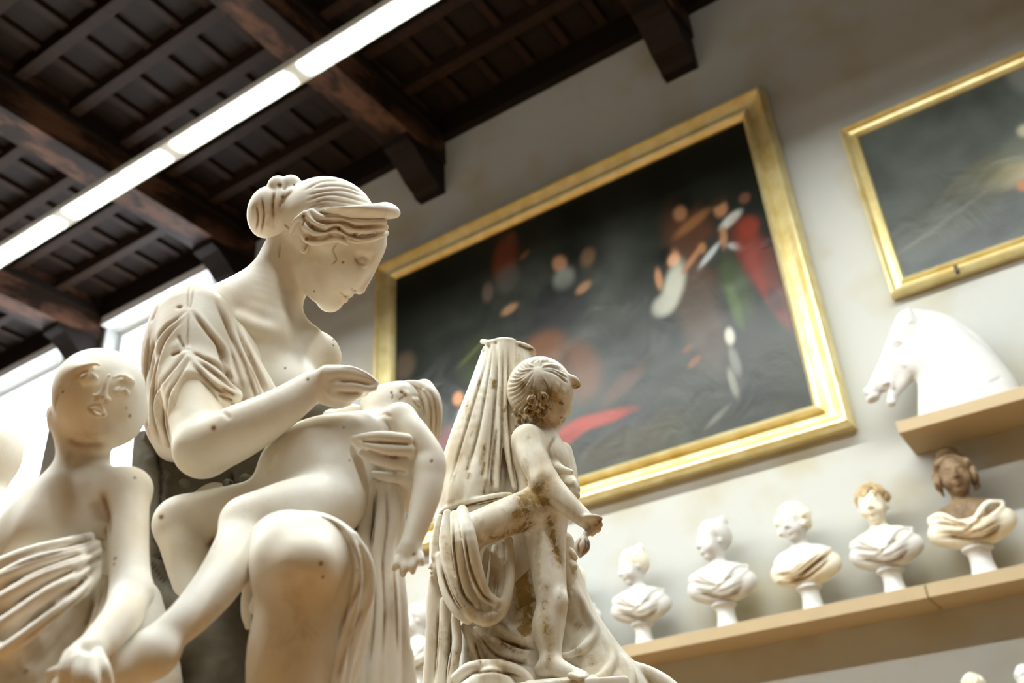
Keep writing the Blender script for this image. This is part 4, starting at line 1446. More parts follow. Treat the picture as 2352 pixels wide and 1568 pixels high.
B.e((1312, 1376, 24), (14, 18, 14), 0, k=10)
B.line([(1286, 958), (1298, 960)], 1.8, -1.2, .8)
B.line([(1282, 922), (1296, 928)], 2.5, -1, .7)
# brown patina
for pts, w, a in (([(1245, 1120), (1200, 1150), (1245, 1155)], 24, .85), ([(1190, 1178), (1230, 1162)], 22, .8), ([(1130, 1232), (1170, 1228), (1215, 1200)], 16, .75), ([(1100, 1240), (1115, 1250)], 12, .6),
                  ([(1262, 1190), (1272, 1240), (1285, 1290)], 14, .8), ([(1280, 1240), (1284, 1300)], 9, .7), ([(1240, 1220), (1236, 1280), (1238, 1340)], 7, .55), ([(1258, 1350), (1252, 1400), (1256, 1440), (1266, 1490)], 13, .65),
                  ([(1262, 1445), (1264, 1500), (1256, 1530)], 10, .6), ([(1290, 1350), (1285, 1370)], 6, .5), ([(1205, 1060), (1212, 1110), (1222, 1140)], 10, .6), ([(1248, 1092), (1258, 1102)], 8, .6),
                  ([(1276, 1045), (1290, 1060)], 6, .45), ([(1214, 1003)], 6, .6), ([(1262, 1050)], 4, .5), ([(1285, 1066)], 4, .6), ([(1345, 1215), (1370, 1205), (1380, 1195)], 12, .7),
                  ([(1255, 960), (1270, 975), (1290, 968)], 9, .75), ([(1236, 955), (1250, 970)], 10, .7), ([(1285, 900), (1288, 925), (1292, 945)], 7, .55), ([(1270, 925), (1268, 945)], 6, .5), ([(1318, 1112), (1326, 1140)], 8, .5), ([(1095, 1195), (1110, 1200)], 8, .35), ([(1155, 1170), (1180, 1165)], 7, .3)):
    B.line(pts, w * 1.15, 0, a * 1.0, taper=False)
B.line([(1128, 1252), (1180, 1236), (1225, 1205)], 3, -3, .7)
B.line([(1278, 1000), (1262, 1030), (1270, 1060)], 4, -2.5, .4)
putto = B.build('standing_child_figure', PL_PUTTO, GP)
# ---- hair in short curls
Pc = Sculpt(DP, 2.2, ref=(1240, 1000))
Pc.at(1246, 930, 0)
Pc.e((1240, 896, 0), (76, 78, 75))
Pc.e((1316, 936, 0), (48, 42, 90), 12, k=7, mode='s')
Pc.e((1296, 984, 0), (66, 24, 90), 8, k=7, mode='s')
rng = np.random.RandomState(3)
for q in ([(1276, 858, -30, 9), (1300, 866, -18, 10), (1318, 874, -6, 11), (1326, 884, -4, 8), (1318, 888, -8, 5)], [(1290, 862, 10, 9), (1314, 874, 14, 9), (1322, 888, 16, 6)]):
    Pc.c(q, k=4)
for cx, cy, cz, rr in ((1272, 888, -58, 9), (1264, 908, -64, 10), (1256, 928, -66, 9), (1246, 946, -62, 10), (1228, 958, -58, 10), (1210, 966, -48, 9), (1194, 968, -34, 9), (1236, 934, -70, 9), (1216, 944, -62, 9), (1284, 896, -50, 7), (1222, 918, -72, 8), (1202, 946, -52, 8), (1186, 950, -28, 8), (1248, 912, -74, 8)):
    t0 = rng.rand() * 6.28
    Pc.c([(cx + rr * math.cos(t0 + t), cy + rr * math.sin(t0 + t), cz - 5 + 2 * math.sin(t), 4.2) for t in np.linspace(0, 5.0, 7)], k=3, n=2)
for i in range(64):
    a = 1.0 + 5.1 * i / 63
    rx, ry = 66 + 6 * rng.rand(), 66 + 8 * rng.rand()
    m_ = .5 + .15 * rng.rand()
    p0 = (1236 + 8 * math.cos(a), 850 + 8 * math.sin(a))
    p2 = (1238 + rx * math.cos(a), 892 + ry * math.sin(a))
    p1_ = (p0[0] * (1 - m_) + p2[0] * m_ + 9 * math.sin(a), p0[1] * (1 - m_) + p2[1] * m_ - 9 * math.cos(a))
    Pc.line([p0, p1_, p2], 2.4, -3.2 if i % 2 else 2.4, .30 if i % 2 else 0)
for pts, w, a in (([(1225, 900), (1245, 915), (1262, 905)], 13, .8), ([(1210, 930), (1230, 955)], 13, .9), ([(1270, 895), (1275, 915)], 10, .8), ([(1250, 940), (1240, 965)], 12, .9), ([(1200, 880), (1202, 895)], 7, .8), ([(1250, 870), (1255, 890)], 8, .6), ([(1322, 886), (1326, 890)], 7, .7), ([(1190, 940), (1200, 972)], 8, .8)):
    Pc.line(pts, w * 1.9, 0, a * 1.0, taper=False)
Pc.build('hair', PL_PUTTO, putto)
# ---- fruit hanging from the fist
Bg = Sculpt(DP, 2.2, ref=(1240, 1000))
Bg.c([(1345, 1224, -92, 6), (1342, 1234, -90, 8), (1338, 1252, -88, 18), (1335, 1262, -88, 14), (1333, 1274, -88, 6), (1332, 1280, -88, 3)], k=4)
Bg.lines([[(1336, 1232), (1328, 1250), (1331, 1272)], [(1344, 1234), (1346, 1254), (1336, 1276)], [(1350, 1240), (1352, 1256), (1342, 1272)]], 2.4, -2, .7)
Bg.build('hanging_fruit', PL_PUTTO, putto)

# ---- column
Cn = Sculpt(DP, 3.2, ref=(1240, 1000))
Cn.c([(1168, 816, 72, 55), (1200, 1300, 72, 64)], k=4)
Cn.b((1166, 757, 72), (90, 62, 90), (0, 0, 0), 1, k=2, mode='s')
ring = []
for i in range(17):
    a = i / 16 * 6.2832
    ring.append((1168 + 59 * math.cos(a), 812 + 25 * math.sin(a), 72 + 56 * math.sin(a), 5.5))
Cn.c(ring, k=5, n=2)
Cn.lines([[(1190, 790), (1205, 798), (1226, 806)]], 3, 0, .8)
Cn.line([(1185, 805), (1200, 850), (1195, 900)], 14, 0, .4)
for i in range(9):
    Cn.line([(1192 + 4 * i, 793 + 1.2 * i)], 2, -1.5, 1.0)
Cn.build('column', PL_PUTTO, GP)
# ---- cloth over the column
Cl = Sculpt(DP, 2.8, ref=(1240, 1000))
Cl.c([(1150, 824, 60, 38), (1122, 950, 62, 66), (1098, 1080, 64, 86), (1082, 1200, 66, 84)], k=20)
F = [[(1116, 800, 60, 7), (1096, 862, 60, 10), (1066, 962, 58, 12), (1036, 1072, 56, 13), (1014, 1160, 54, 13), (1004, 1190, 54, 10)],
     [(1122, 792, 38, 7), (1108, 880, 22, 10), (1084, 990, 8, 12), (1060, 1080, 0, 13), (1040, 1150, -6, 11)],
     [(1136, 788, 22, 8), (1128, 880, 6, 10), (1112, 1000, -12, 13), (1092, 1110, -20, 15), (1080, 1150, -20, 12)],
     [(1150, 785, 12, 8), (1148, 880, 0, 9), (1146, 1000, -10, 9), (1138, 1120, -20, 9)],
     [(1160, 784, 10, 9), (1161, 900, 2, 10), (1166, 1020, -10, 10), (1182, 1120, -16, 7)],
     [(1176, 785, 14, 8), (1177, 880, 8, 8), (1180, 990, 2, 8)],
     [(1132, 900, 6, 5), (1126, 1000, -10, 7), (1122, 1100, -24, 7)]]
for q in F:
    Cl.c(q, k=7)
Cl.e((1080, 1120, 0), (48, 62, 34), 14, k=22)
Cl.c([(1108, 784, 50, 6), (1124, 786, 26, 6), (1146, 781, 10, 6), (1168, 781, 10, 6), (1182, 784, 18, 5)], k=5)
Cl.c([(1004, 1192, 30, 7), (1022, 1172, 4, 8), (1060, 1158, -18, 9), (1110, 1146, -34, 9), (1152, 1138, -34, 8), (1172, 1136, -28, 6)], k=5)
Cl.b((1150, 730, 60), (90, 44, 120), (0, 0, 2), 1, k=3, mode='s')
G1 = [[(1130, 800), (1118, 880), (1098, 990), (1074, 1080)], [(1143, 800), (1138, 900), (1130, 1010), (1118, 1120)], [(1155, 800), (1154, 900), (1153, 1020), (1150, 1120)], [(1168, 800), (1168, 900), (1172, 1000), (1186, 1130)],
      [(1116, 830), (1092, 910), (1062, 1010), (1032, 1110)], [(1140, 980), (1132, 1060), (1128, 1130)]]
Cl.lines(G1, 3, -3.5, .6)
Cl.lines([[(1160, 960), (1158, 1040), (1165, 1110)], [(1140, 1000), (1135, 1080), (1130, 1130)], [(1120, 880), (1106, 960)], [(1100, 960), (1090, 1000)], [(1150, 880), (1146, 940)], [(1062, 1030), (1040, 1110)], [(1174, 830), (1174, 940)]], 6, 0, .55)
Cl.lines([[(1012, 1186), (1060, 1166), (1110, 1154), (1165, 1142)]], 4, -4, .9)
for i in range(16):
    px, py = 1060 + rng.rand() * 110, 850 + rng.rand() * 280
    Cl.line([(px, py), (px - 6, py + 20 + 30 * rng.rand())], 4 + 4 * rng.rand(), 0, .5 + .4 * rng.rand())
Cl.build('column_drapery', PL_PUTTO, GP)
# ---- swag below the knee and cloth at the left
Sw = Sculpt(DP, 2.8, ref=(1240, 1000))
for q in ([(1010, 1190, 10, 10), (1003, 1240, 6, 12), (1000, 1280, 8, 11)], [(1028, 1180, -24, 11), (1022, 1250, -34, 14), (1042, 1330, -44, 16), (1072, 1390, -48, 18), (1112, 1422, -48, 17), (1148, 1404, -46, 16), (1166, 1360, -44, 13), (1172, 1300, -36, 11), (1168, 1240, -26, 10)],
          [(1062, 1172, -90, 13), (1076, 1225, -122, 17), (1090, 1300, -96, 18), (1112, 1362, -64, 16), (1140, 1384, -56, 12)], [(1044, 1182, -80, 11), (1050, 1245, -104, 14), (1062, 1330, -60, 13), (1092, 1390, -58, 12)],
          [(1012, 1280, 0, 13), (1024, 1350, -16, 14), (1048, 1400, -28, 13), (1076, 1425, -34, 10)],
          [(1118, 1262, -20, 7), (1112, 1310, -28, 8), (1106, 1350, -34, 7)], [(1136, 1256, -16, 7), (1134, 1310, -24, 9), (1128, 1360, -36, 8)], [(1154, 1250, -14, 7), (1154, 1310, -24, 9), (1148, 1370, -36, 8)],
          [(1002, 1290, 26, 14), (994, 1380, 26, 15), (992, 1470, 26, 15), (986, 1570, 26, 16), (980, 1700, 26, 18)], [(1022, 1380, 8, 12), (1020, 1470, 6, 14), (1014, 1570, 6, 16), (1010, 1700, 6, 18)],
          [(1046, 1420, -6, 11), (1050, 1480, -12, 12), (1040, 1540, -14, 13), (1036, 1700, -14, 16)], [(1000, 1250, 40, 14), (1010, 1400, 40, 26), (1015, 1568, 40, 34), (1015, 1720, 40, 38)]):
    Sw.c(q, k=6)
Sw.e((1003, 1304, 14), (13, 20, 14), 0, k=5)
Sw.c([(996, 1288, 8, 4), (988, 1300, 6, 4), (987, 1304, 6, 4)], k=3)
Sw.e((992, 1314, 8), (6, 4, 6), 0, k=3)
Sw.e((994, 1324, 10), (7, 6, 7), 0, k=3)
Sw.c([(1092, 1216, -58, 34), (1076, 1240, -50, 30)], k=12)
Sw.lines([[(1040, 1200), (1044, 1280), (1062, 1360), (1100, 1404)], [(1066, 1220), (1078, 1300), (1104, 1360), (1134, 1386)], [(1014, 1300), (1034, 1360), (1066, 1412)]], 4, -4, .85)
Sw.lines([[(1030, 1290), (1050, 1370), (1090, 1410)], [(1090, 1400), (1130, 1415), (1160, 1370)], [(1076, 1290), (1090, 1340)], [(1010, 1420), (1006, 1500)], [(1030, 1440), (1028, 1520)], [(1004, 1200), (1000, 1260)], [(1050, 1380), (1100, 1425)], [(1130, 1300), (1140, 1360)], [(1050, 1480), (1040, 1560)], [(1020, 1220), (1030, 1300)]], 13, 0, .62)
Sw.lines([[(1006, 1400), (1004, 1480), (998, 1560)], [(1034, 1430), (1034, 1500), (1026, 1560)]], 3, -3.5, .8)
Sw.build('swag_drapery', PL_PUTTO, GP)
# ---- lower cloth behind the leg and spreading to the right
Lc = Sculpt(DP, 3.0, ref=(1240, 1000))
Lc.c([(1110, 1230, 90, 60), (1120, 1340, 90, 66), (1120, 1440, 66, 60), (1140, 1540, 60, 80), (1150, 1700, 60, 110)], k=20)
Lc.c([(1230, 1300, 80, 66), (1240, 1420, 80, 74), (1260, 1560, 70, 90), (1270, 1720, 70, 110)], k=25)
Lc.c([(1294, 1330, 62, 44), (1318, 1420, 56, 54), (1362, 1516, 46, 70), (1410, 1610, 40, 92), (1440, 1720, 40, 110)], k=25)
for q in ([(1318, 1330, 36, 8), (1344, 1400, 14, 11), (1366, 1446, 2, 12), (1350, 1478, -14, 11), (1318, 1500, -16, 8), (1290, 1505, -8, 6)], [(1360, 1440, 20, 9), (1396, 1488, 0, 12), (1406, 1520, -20, 13), (1384, 1552, -38, 12), (1346, 1566, -40, 10), (1310, 1570, -30, 8)],
          [(1404, 1500, 14, 10), (1440, 1528, -10, 12), (1450, 1570, -30, 13), (1430, 1640, -40, 14)], [(1440, 1526, 30, 12), (1490, 1545, 20, 16), (1540, 1580, 14, 20), (1590, 1640, 10, 22)],
          [(1096, 1445, 0, 9), (1130, 1490, -4, 11), (1180, 1512, 2, 12), (1228, 1522, 20, 10)], [(1150, 1440, 10, 8), (1190, 1470, 6, 10), (1232, 1478, 20, 9)], [(1130, 1470, 2, 7), (1180, 1492, 4, 8), (1230, 1500, 18, 8)],
          [(1070, 1440, 4, 12), (1092, 1490, -6, 13), (1116, 1540, -10, 14)], [(1046, 1556, -24, 12), (1080, 1532, -36, 13), (1140, 1528, -46, 14), (1190, 1542, -46, 14), (1218, 1572, -44, 13), (1226, 1640, -44, 13)],
          [(1100, 1560, -40, 16), (1130, 1548, -52, 18), (1160, 1570, -52, 18)], [(1066, 1590, -30, 16), (1090, 1568, -44, 16)]):
    Lc.c(q, k=5)
Lc.e((1130, 1620, -10), (96, 70, 60), 0, k=20)
Lc.c([(1306, 1262, 26, 9), (1316, 1272, 20, 8), (1322, 1282, 22, 6)], k=4)
Lc.c([(1304, 1290, 26, 10), (1318, 1300, 18, 9), (1312, 1312, 24, 7)], k=4)
Lc.c([(1296, 1270, 50, 24), (1300, 1330, 56, 30)], k=10)
Lc.lines([[(1100, 1460), (1140, 1504), (1220, 1530)], [(1140, 1460), (1185, 1482), (1228, 1492)], [(1090, 1470), (1106, 1530)], [(1080, 1545), (1140, 1541), (1200, 1556)]], 3.5, -3.5, .75)
Lc.lines([[(1310, 1480), (1340, 1510)], [(1355, 1500), (1365, 1530)], [(1320, 1430), (1336, 1440)], [(1180, 1400), (1220, 1450)], [(1150, 1460), (1210, 1500)], [(1110, 1500), (1150, 1520)], [(1160, 1420), (1210, 1440)], [(1300, 1520), (1330, 1545)], [(1070, 1480), (1084, 1520)], [(1100, 1450), (1200, 1510)], [(1190, 1300), (1200, 1400)], [(1150, 1480), (1220, 1520)]], 14, 0, .58)
Lc.line([(1195, 1260), (1200, 1340), (1205, 1420), (1215, 1480)], 34, 0, .9)  # shade of the void behind the leg painted as brown wash
Lc.line([(1110, 1440), (1150, 1480), (1200, 1500)], 30, 0, .65)
Lc.build('spreading_drapery', PL_PUTTO, GP)
Pb = Sculpt(DP, 3.5, ref=(1240, 1000))
Pb.b((1290, 1602, 0), (75, 26, 70), (0, 0, -2), 5)
Pb.b((1250, 1690, 40), (190, 90, 130), (0, 0, 0), 6, k=10)
Pb.line([(1290, 1566)], 30, 0, .5)
Pb.build('base_block', PL_PUTTO, GP)
bc = CAMPOS + ray(1262, 1740) * 1.78
rot_box('base_slab', bc, .20, .15, 1.15, 1.70, PL_PUTTO, GP)
tag(rot_box('plinth', bc, .21, .16, 0, 1.149, PLINTH), 'grey painted plinth under the stained child and column group', 'plinth')


# ------------------------------------------------------------------ busts on the shelf
PL_CREAM = m_plaster('yellowed_plaster', (0.74, 0.66, 0.48), (0.86, 0.82, 0.70), (0.56, 0.42, 0.20), (0.26, 0.16, 0.06), 0.35, 12, 0)
PL_BROWN = m_plaster('brown_patina_shade_plaster', (0.13, 0.08, 0.04), (0.26, 0.17, 0.09), (0.12, 0.07, 0.035), (0.06, 0.035, 0.015), 0.6, 16, 0)  # brown patina, darkened further with the shade on the face
PL_OCHRE = m_plaster('ochre_patina_plaster', (0.36, 0.24, 0.11), (0.60, 0.46, 0.26), (0.24, 0.15, 0.06), (0.12, 0.07, 0.03), 0.6, 16, 0)
LOC2W = Matrix(((1, 0, 0, 0), (0, 0, -1, 0), (0, 1, 0, 0), (0, 0, 0, 1)))


def lathe(name, prof, mat, parent, n=28):
    vs = []
    for r, z in prof:
        vs += [(r * math.cos(6.28318 * i / n), r * math.sin(6.28318 * i / n), z) for i in range(n)]
    fs = [(j * n + i, j * n + (i + 1) % n, (j + 1) * n + (i + 1) % n, (j + 1) * n + i) for j in range(len(prof) - 1) for i in range(n)]
    fs += [tuple(range(n))[::-1], tuple(range((len(prof) - 1) * n, len(prof) * n))]
    return mesh(name, vs, fs, mat, parent, None, True)


def make_bust(loc, yaw, h_yaw, h_tilt, style, mats, label, scale=1.0, seed=1, vox=9.5, folds='v', h_roll=0):
    e = empty('portrait_bust', loc, label, 'bust', 'plaster busts on the shelves')
    e.rotation_euler = (0, 0, math.radians(yaw)); e.scale = (scale,) * 3
    mb, mh, md = mats
    Rm = _rot(h_tilt, h_yaw, h_roll)

    def hp(x, y, z):
        q = Rm @ (np.array([x, y, z], float) * 1.2)
        return (q[0], q[1] + 462, q[2])
    rt = (h_tilt, h_yaw, h_roll)
    S = Sculpt(None, vox, 0.001)

    def he(c, r, k=10, mode='u'):
        S.e(hp(*c), [1.2 * v for v in r], rt, k=k, mode=mode)

    def hc(pts, k=6, mode='u'):
        S.c([hp(*q[:3]) + (1.2 * q[3],) for q in pts], k=k, mode=mode, n=3)
    # chest and neck
    S.e((0, 300, -12), (170, 105, 88), (0, 0, 0))
    S.e((-95, 318, -20), (85, 62, 72), (0, 0, 8), k=50)
    S.e((95, 318, -20), (85, 62, 72), (0, 0, -8), k=50)
    S.c([(0, 345, -14, 70), (0, 415, -8, 46), hp(0, 10, -8) + (48,)], k=34)
    S.c([(0, 230, -5, 60), (0, 165, 0, 48)], k=40)
    # head
    he((0, 88, -8), (70, 84, 84))
    he((0, 52, 22), (58, 82, 60), 20)
    he((0, -14, 50), (24, 20, 24), 14)
    he((-32, 30, 48), (26, 30, 24), 16); he((32, 30, 48), (26, 30, 24), 16)
    hc([(0, 78, 78, 8), (0, 50, 90, 9), (0, 36, 96, 11)], 8)
    he((-11, 33, 84), (9, 8, 10), 5); he((11, 33, 84), (9, 8, 10), 5)
    he((-28, 66, 84), (15, 9, 13), 8, 's'); he((28, 66, 84), (15, 9, 13), 8, 's')
    he((-28, 65, 66), (15, 10, 12), 3); he((28, 65, 66), (15, 10, 12), 3)
    hc([(-44, 82, 60, 5), (-26, 84, 74, 7), (-8, 80, 78, 5)], 8); hc([(44, 82, 60, 5), (26, 84, 74, 7), (8, 80, 78, 5)], 8)
    hc([(-20, 13, 72, 4), (-8, 17, 82, 7), (8, 17, 82, 7), (20, 13, 72, 4)], 4)
    hc([(-17, 5, 72, 4), (0, 3, 80, 8), (17, 5, 72, 4)], 4)
    hc([(-22, 10, 82, 2), (0, 10, 90, 2.5), (22, 10, 82, 2)], 2, 's')
    he((-68, 55, -2), (8, 22, 14), 6); he((68, 55, -2), (8, 22, 14), 6)
    S.build('bust_figure', mb, e, LOC2W)
    # hair
    S = Sculpt(None, vox * .9, 0.001)
    he((0, 98, -14), (78, 86, 90))
    he((0, 46, 84), (60, 98, 68), 8, 's')
    he((0, -20, -20), (100, 50, 70), 12, 's')
    rg = np.random.RandomState(seed)
    if style == 'bun':
        for a in np.linspace(-1, 1, 9):
            hc([(a * 16, 172, 30, 6), (a * 52, 140, 42, 9), (a * 68, 92, 22, 10), (a * 56, 62, -30, 10)], 4)
        he((6, 172, -62), (34, 26, 32), 6); he((-8, 188, -58), (18, 15, 18), 5); he((22, 186, -64), (17, 15, 18), 5)
    elif style == 'knot':
        for a in np.linspace(-1, 1, 9):
            hc([(a * 12, 178, 40, 8), (a * 58, 150, 40, 12), (a * 76, 96, 12, 13), (a * 50, 70, -50, 12)], 6)
        he((0, 120, -92), (34, 34, 34), 6); he((20, 182, -30), (26, 22, 24), 5)
    elif style == 'side':
        for i in range(34):
            sx = -1 if i % 2 else 1
            y, z = 40 + 80 * rg.rand(), 40 - 70 * rg.rand()
            x = sx * (60 + 12 * math.sin((y - 20) / 60))
            hc([(x, y, z, 13), (x + sx * 6, y - 14, z + 8, 12), (x, y - 24, z, 9)], 4)
        for a in np.linspace(-1, 1, 7):
            hc([(a * 10, 172, 34, 6), (a * 46, 150, 42, 9), (a * 66, 106, 30, 10)], 4)
    elif style == 'short':
        for i in range(46):
            t = rg.rand() * 3.14; u_ = rg.rand() * 1.5
            x, y, z = 76 * math.cos(t), 98 + 84 * math.sin(t) * math.cos(u_), -14 + 88 * math.sin(u_) * math.sin(t)
            hc([(x, y, z, 10), (x + 9, y - 8, z + 5, 10), (x + 4, y - 18, z + 4, 7)], 4)
    else:                                   # ringlets
        for i in range(44):
            sx = -1 if i % 2 else 1
            t = rg.rand()
            y = 150 - 130 * t; z = 48 - 70 * rg.rand()
            x = sx * (38 + 32 * min(1, t * 2.2))
            hc([(x, y, z, 13), (x + sx * 8, y - 14, z + 8, 13), (x - sx * 2, y - 28, z + 4, 9)], 3)
        for sx in (-1, 1):
            hc([(sx * 68, 40, 10, 11), (sx * 70, 10, 14, 10), (sx * 66, -16, 14, 7)], 4)
        he((0, 182, -20), (46, 26, 42), 8)
    S.build('hair', mh, e, LOC2W)
    # drapery across the chest
    S = Sculpt(None, vox * .9, 0.001)
    S.e((0, 256, -8), (205, 84, 98), (0, 0, 0))
    S.c([(-150, 278, -12, 50), (-40, 225, 20, 64), (80, 228, 20, 64), (160, 282, -20, 52)], k=40)
    S.e((0, 400, 40), (104, 112, 110), (0, 0, 0), k=16, mode='s')
    for i in range(6):
        f = i / 5
        if folds == 'v':
            S.c([(-185 + 30 * f, 330 - 60 * f, 20, 9), (-90, 300 - 70 * f, 84, 12), (10 + 20 * f, 250 - 62 * f, 112, 13), (110, 270 - 60 * f, 90, 12), (180 - 20 * f, 330 - 70 * f, 20, 9)], k=4)
        else:
            S.c([(-190 + 10 * f, 250 - 34 * f, 20, 9), (-80, 214 + 26 * f - 20, 92, 12), (40, 240 + 26 * f, 104, 13), (130, 290 + 22 * f, 80, 13), (175, 330 + 16 * f, 20, 9)], k=4)
    if folds == 'v':
        S.c([(-175, 350, 0, 16), (-110, 340, 58, 16), (-30, 262, 96, 14)], k=10)
        S.c([(175, 350, 0, 16), (110, 346, 52, 16), (40, 270, 92, 14)], k=10)
    gl_ = [[(-150, 310), (-60, 262), (10, 236)], [(-120, 330), (-50, 280), (0, 244)], [(150, 320), (80, 280), (30, 246)], [(120, 300), (70, 262), (20, 232)], [(-160, 262), (-40, 214), (60, 205), (160, 250)], [(-150, 232), (-20, 192), (80, 190), (150, 226)], [(30, 246), (10, 226), (-30, 220)]] if folds == 'v' else \
        [[(-160, 232), (-40, 220), (60, 262), (150, 322)], [(-170, 250), (-60, 238), (40, 290), (120, 340)], [(-150, 210), (-20, 202), (90, 250), (165, 300)], [(-120, 194), (10, 184), (110, 226), (170, 276)]]
    S.lines(gl_, 9, -9, .8)  # fold grooves: patina, plus shade painted in for contrast
    S.build('drapery', md, e, LOC2W)
    lathe('socle', [(.076, 0), (.076, .012), (.066, .02), (.058, .05), (.053, .09), (.055, .125), (.064, .138), (.075, .142), (.078, .15), (.075, .158), (.060, .162), (.056, .178), (.05, .18)], PL_WHITE, e)
    return e


SHZ = SZ + .075
WW = (PL_WHITE, PL_WHITE, PL_WHITE)


def sx(px, py):
    return onY(px, py, 5.80)[0]


for px, py, yaw, hy, ht, st, mats, lab_, sc, fo, hr in (
        (960, 1580, 10, -60, 0, 'bun', WW, 'white plaster bust glimpsed between the hanging cloth and the column statue', .98, 'v', 0),
        (1324, 1500, 0, -35, 0, 'side', (PL_CREAM, PL_CREAM, PL_WHITE), 'yellowed plaster bust half hidden behind the standing child', .98, 'v', 0),
        (1480, 1470, 8, -50, 2, 'bun', (PL_WHITE, PL_CREAM, PL_WHITE), 'white bust with a yellowish hair bun, first right of the standing child', .98, 'v', 6),
        (1672, 1435, 6, -46, 0, 'bun', WW, 'all-white bust with a top bun, looking left', 1.06, 'v', 0),
        (1868, 1393, 0, -14, 0, 'side', (PL_WHITE, PL_CREAM, PL_CREAM), 'cream bust with side curls and diagonal cloth folds', 1.03, 'd', 0),
        (2057, 1355, -4, 4, 0, 'short', (PL_CREAM, PL_OCHRE, PL_WHITE), 'white-draped bust with short brownish curls and yellowed face', 1.02, 'v', 0),
        (2262, 1312, 0, 10, 0, 'ringlets', (PL_BROWN, PL_BROWN, PL_CREAM), 'large bust with dark brown face and ringlets in pale drapery', 1.12, 'v', 0)):
    make_bust((sx(px, py), 5.80, SHZ), yaw, hy, ht, st, mats, lab_, sc, int(px), 8.0, fo, hr)
for px, st, mats, lab_ in ((2234, 'short', (PL_CREAM, PL_CREAM, PL_WHITE), 'grey-cream bust whose crown just shows at the bottom edge'), (2362, 'short', WW, 'white bust crown cropped by the bottom right corner')):
    q = onY(px, 1570, 5.80)
    make_bust((q[0], 5.80, LSZ + .075), 0, -8, 0, st, mats, lab_, .60, int(px), 14.0)


# ------------------------------------------------------------------ horse head on the upper shelf
hl = onY(2200, 890, 5.76)
DHs = float((hl - CAMPOS) @ CF)
HE = empty('horse_head_cast', (hl[0], 5.76, UZ + .075), 'white plaster horse head with open mouth on the upper shelf', 'sculpture')
Ho = Sculpt(DHs, 2.2, n=(0, 1, 0), ref=(2200, 890))
Ho.c([(2090, 742, 0, 34), (2070, 788, 0, 32), (2042, 838, 0, 24), (2016, 882, 0, 19), (2006, 900, 0, 16)], k=10, flat=(.552, .40, .732, .85))
Ho.c([(2106, 826, 0, 40), (2080, 866, 0, 19), (2054, 902, 0, 12), (2046, 920, 0, 11)], k=12, flat=(.552, .40, .732, .8))
Ho.c([(2080, 815, 0, 32), (2055, 858, 0, 24), (2036, 884, 0, 17)], k=10, flat=(.552, .40, .732, .8))
Ho.e((2106, 816, -16), (34, 46, 16), 0, k=8)
Ho.e((2106, 816, 16), (34, 46, 16), 0, k=8)
Ho.e((1996, 898, -10), (13, 12, 8), 0, k=5)
Ho.e((1993, 894, -19), (5, 4, 4), 0, k=2, mode='s')
Ho.e((2006, 914, 0), (16, 9, 16), -15, k=5)
Ho.e((2033, 912, 0), (6, 15, 40), 14, k=3, mode='s')
Ho.e((2048, 925, 0), (10, 9, 12), 0, k=4)
Ho.c([(2030, 880, -17, 5), (2046, 876, -17, 5), (2052, 890, -13, 4)], k=4)
Ho.c([(2048, 776, -17, 6), (2062, 779, -24, 6), (2078, 788, -26, 5)], k=7)
Ho.e((2060, 793, -28), (12, 7, 8), 10, k=4, mode='s')
Ho.e((2062, 794, -21), (8, 5, 6), 10, k=2)
Ho.c([(2044, 812, -15, 3.5), (2062, 824, -20, 4), (2078, 838, -24, 4)], k=6)
Ho.c([(2022, 856, -13, 3), (2042, 850, -16, 3), (2060, 836, -19, 3)], k=5)
Ho.c([(2110, 748, 0, 34), (2156, 784, 0, 56), (2198, 842, 0, 76), (2226, 905, 0, 100), (2240, 960, 0, 112)], k=14, flat=(.552, .40, .732, .55))
Ho.c([(2128, 848, 0, 18), (2136, 900, 0, 24), (2142, 960, 0, 30)], k=14)
Ho.c([(2096, 738, -22, 8), (2090, 722, -28, 6.5), (2087, 708, -28, 3)], k=5)
Ho.c([(2096, 738, 22, 8), (2090, 722, 28, 6.5), (2087, 708, 28, 3)], k=5)
Ho.e((2088, 738, -26), (8, 8, 6), 0, k=3)
crest = spline([(2104, 712), (2148, 719), (2188, 733), (2228, 760), (2263, 792), (2295, 832), (2325, 868)], 5)
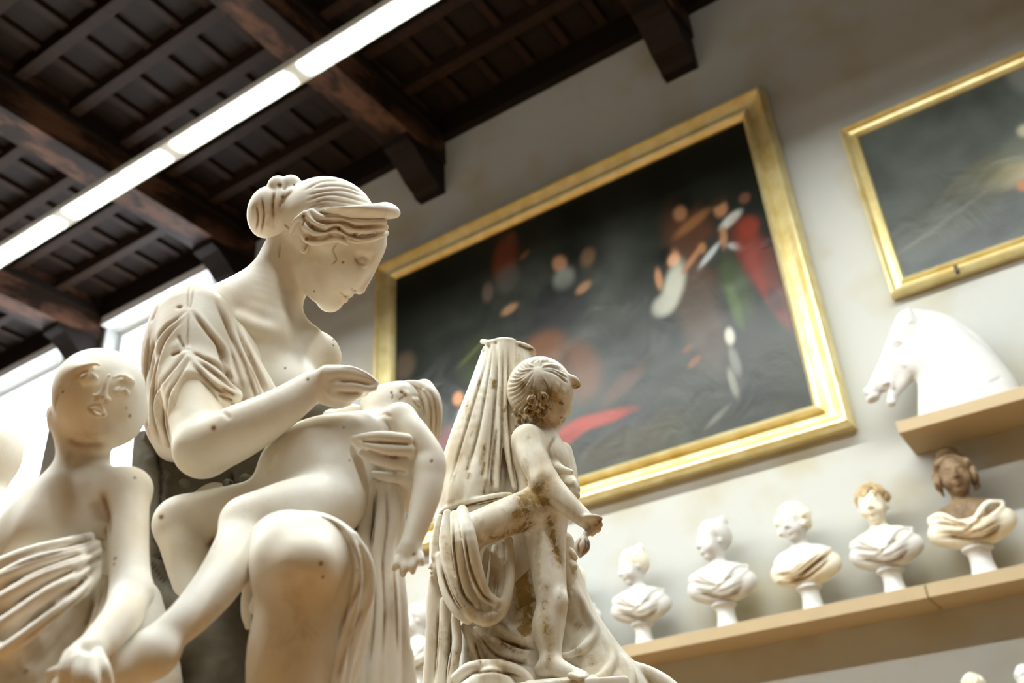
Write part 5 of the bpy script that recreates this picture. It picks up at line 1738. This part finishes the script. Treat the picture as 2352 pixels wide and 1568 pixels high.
for i, q in enumerate(crest):
    Ho.c([(q[0] - 6, q[1] + 10, -8, 5), (q[0] + 1, q[1] + 2, 0, 6), (q[0] - 6, q[1] + 10, 8, 5)], k=3, n=2)
for i in range(5):
    Ho.line([(2140 + 7 * i, 790), (2151 + 6 * i, 826), (2134 + 6 * i, 868)], 2.2, -2.4, .06)
    Ho.line([(2143 + 7 * i, 790), (2154 + 6 * i, 826), (2137 + 6 * i, 868)], 2.0, 1.8)
Ho.lines([[(2140, 790), (2145, 815), (2135, 850)], [(2180, 850), (2200, 842), (2230, 846)], [(2270, 880), (2300, 868)]], 4, -2.5, .08)
Ho.line([(2070, 850), (2095, 870), (2110, 868)], 10, 0, .35)  # recess shade at jaw, lips, eye and mouth painted in for contrast
Ho.line([(2000, 918), (2015, 922)], 5, 0, .5)
Ho.line([(2040, 928), (2050, 930)], 5, 0, .45)
Ho.line([(2052, 790), (2062, 794)], 5, 0, .5)
Ho.line([(2030, 898), (2036, 912)], 4, 0, 1.0)
# the cast stands on the shelf: trim what falls below it
z0 = UZ + .075 - CAMZ
cc = np.array([hl[0], 5.76, UZ + .075 - .30])
lc = CAMROT.T @ (cc - CAMPOS)
lu = lc @ Ho.U
Ho.pr.append((('b', lu, np.array([.6, .6, .30 - .002]), Ho.U.T @ CAMROT.T, .002), 0.0, 's', lu - 1.0, lu + 1.0))
Ho.build('horse_head', PL_WHITE, HE)

# ------------------------------------------------------------------ rounded statue cropped by the left edge
DL = 1.75
gl = CAMPOS + ray(-80, 1700) * 1.75
GL = empty('plaster_statue', (gl[0], gl[1], .95), 'pale plaster figure cropped by the left picture edge beside the youth', 'sculpture')
Lf = Sculpt(1.80, 4.5, shift=.38)
Lf.e((-55, 1040, 60), (98, 104, 95))
Lf.e((-70, 1010, 60), (80, 80, 85), 0, k=20)
Lf.c([(-70, 1120, 70, 70), (-75, 1220, 80, 90)], k=30)
Lf.c([(-70, 1260, 100, 130), (-80, 1420, 110, 170), (-90, 1700, 120, 190)], k=40)
Lf.line([(10, 1100), (30, 1160), (20, 1220)], 16, 0, .2)
Lf.build('figure', PL_WOMAN, GL)

run_jobs()
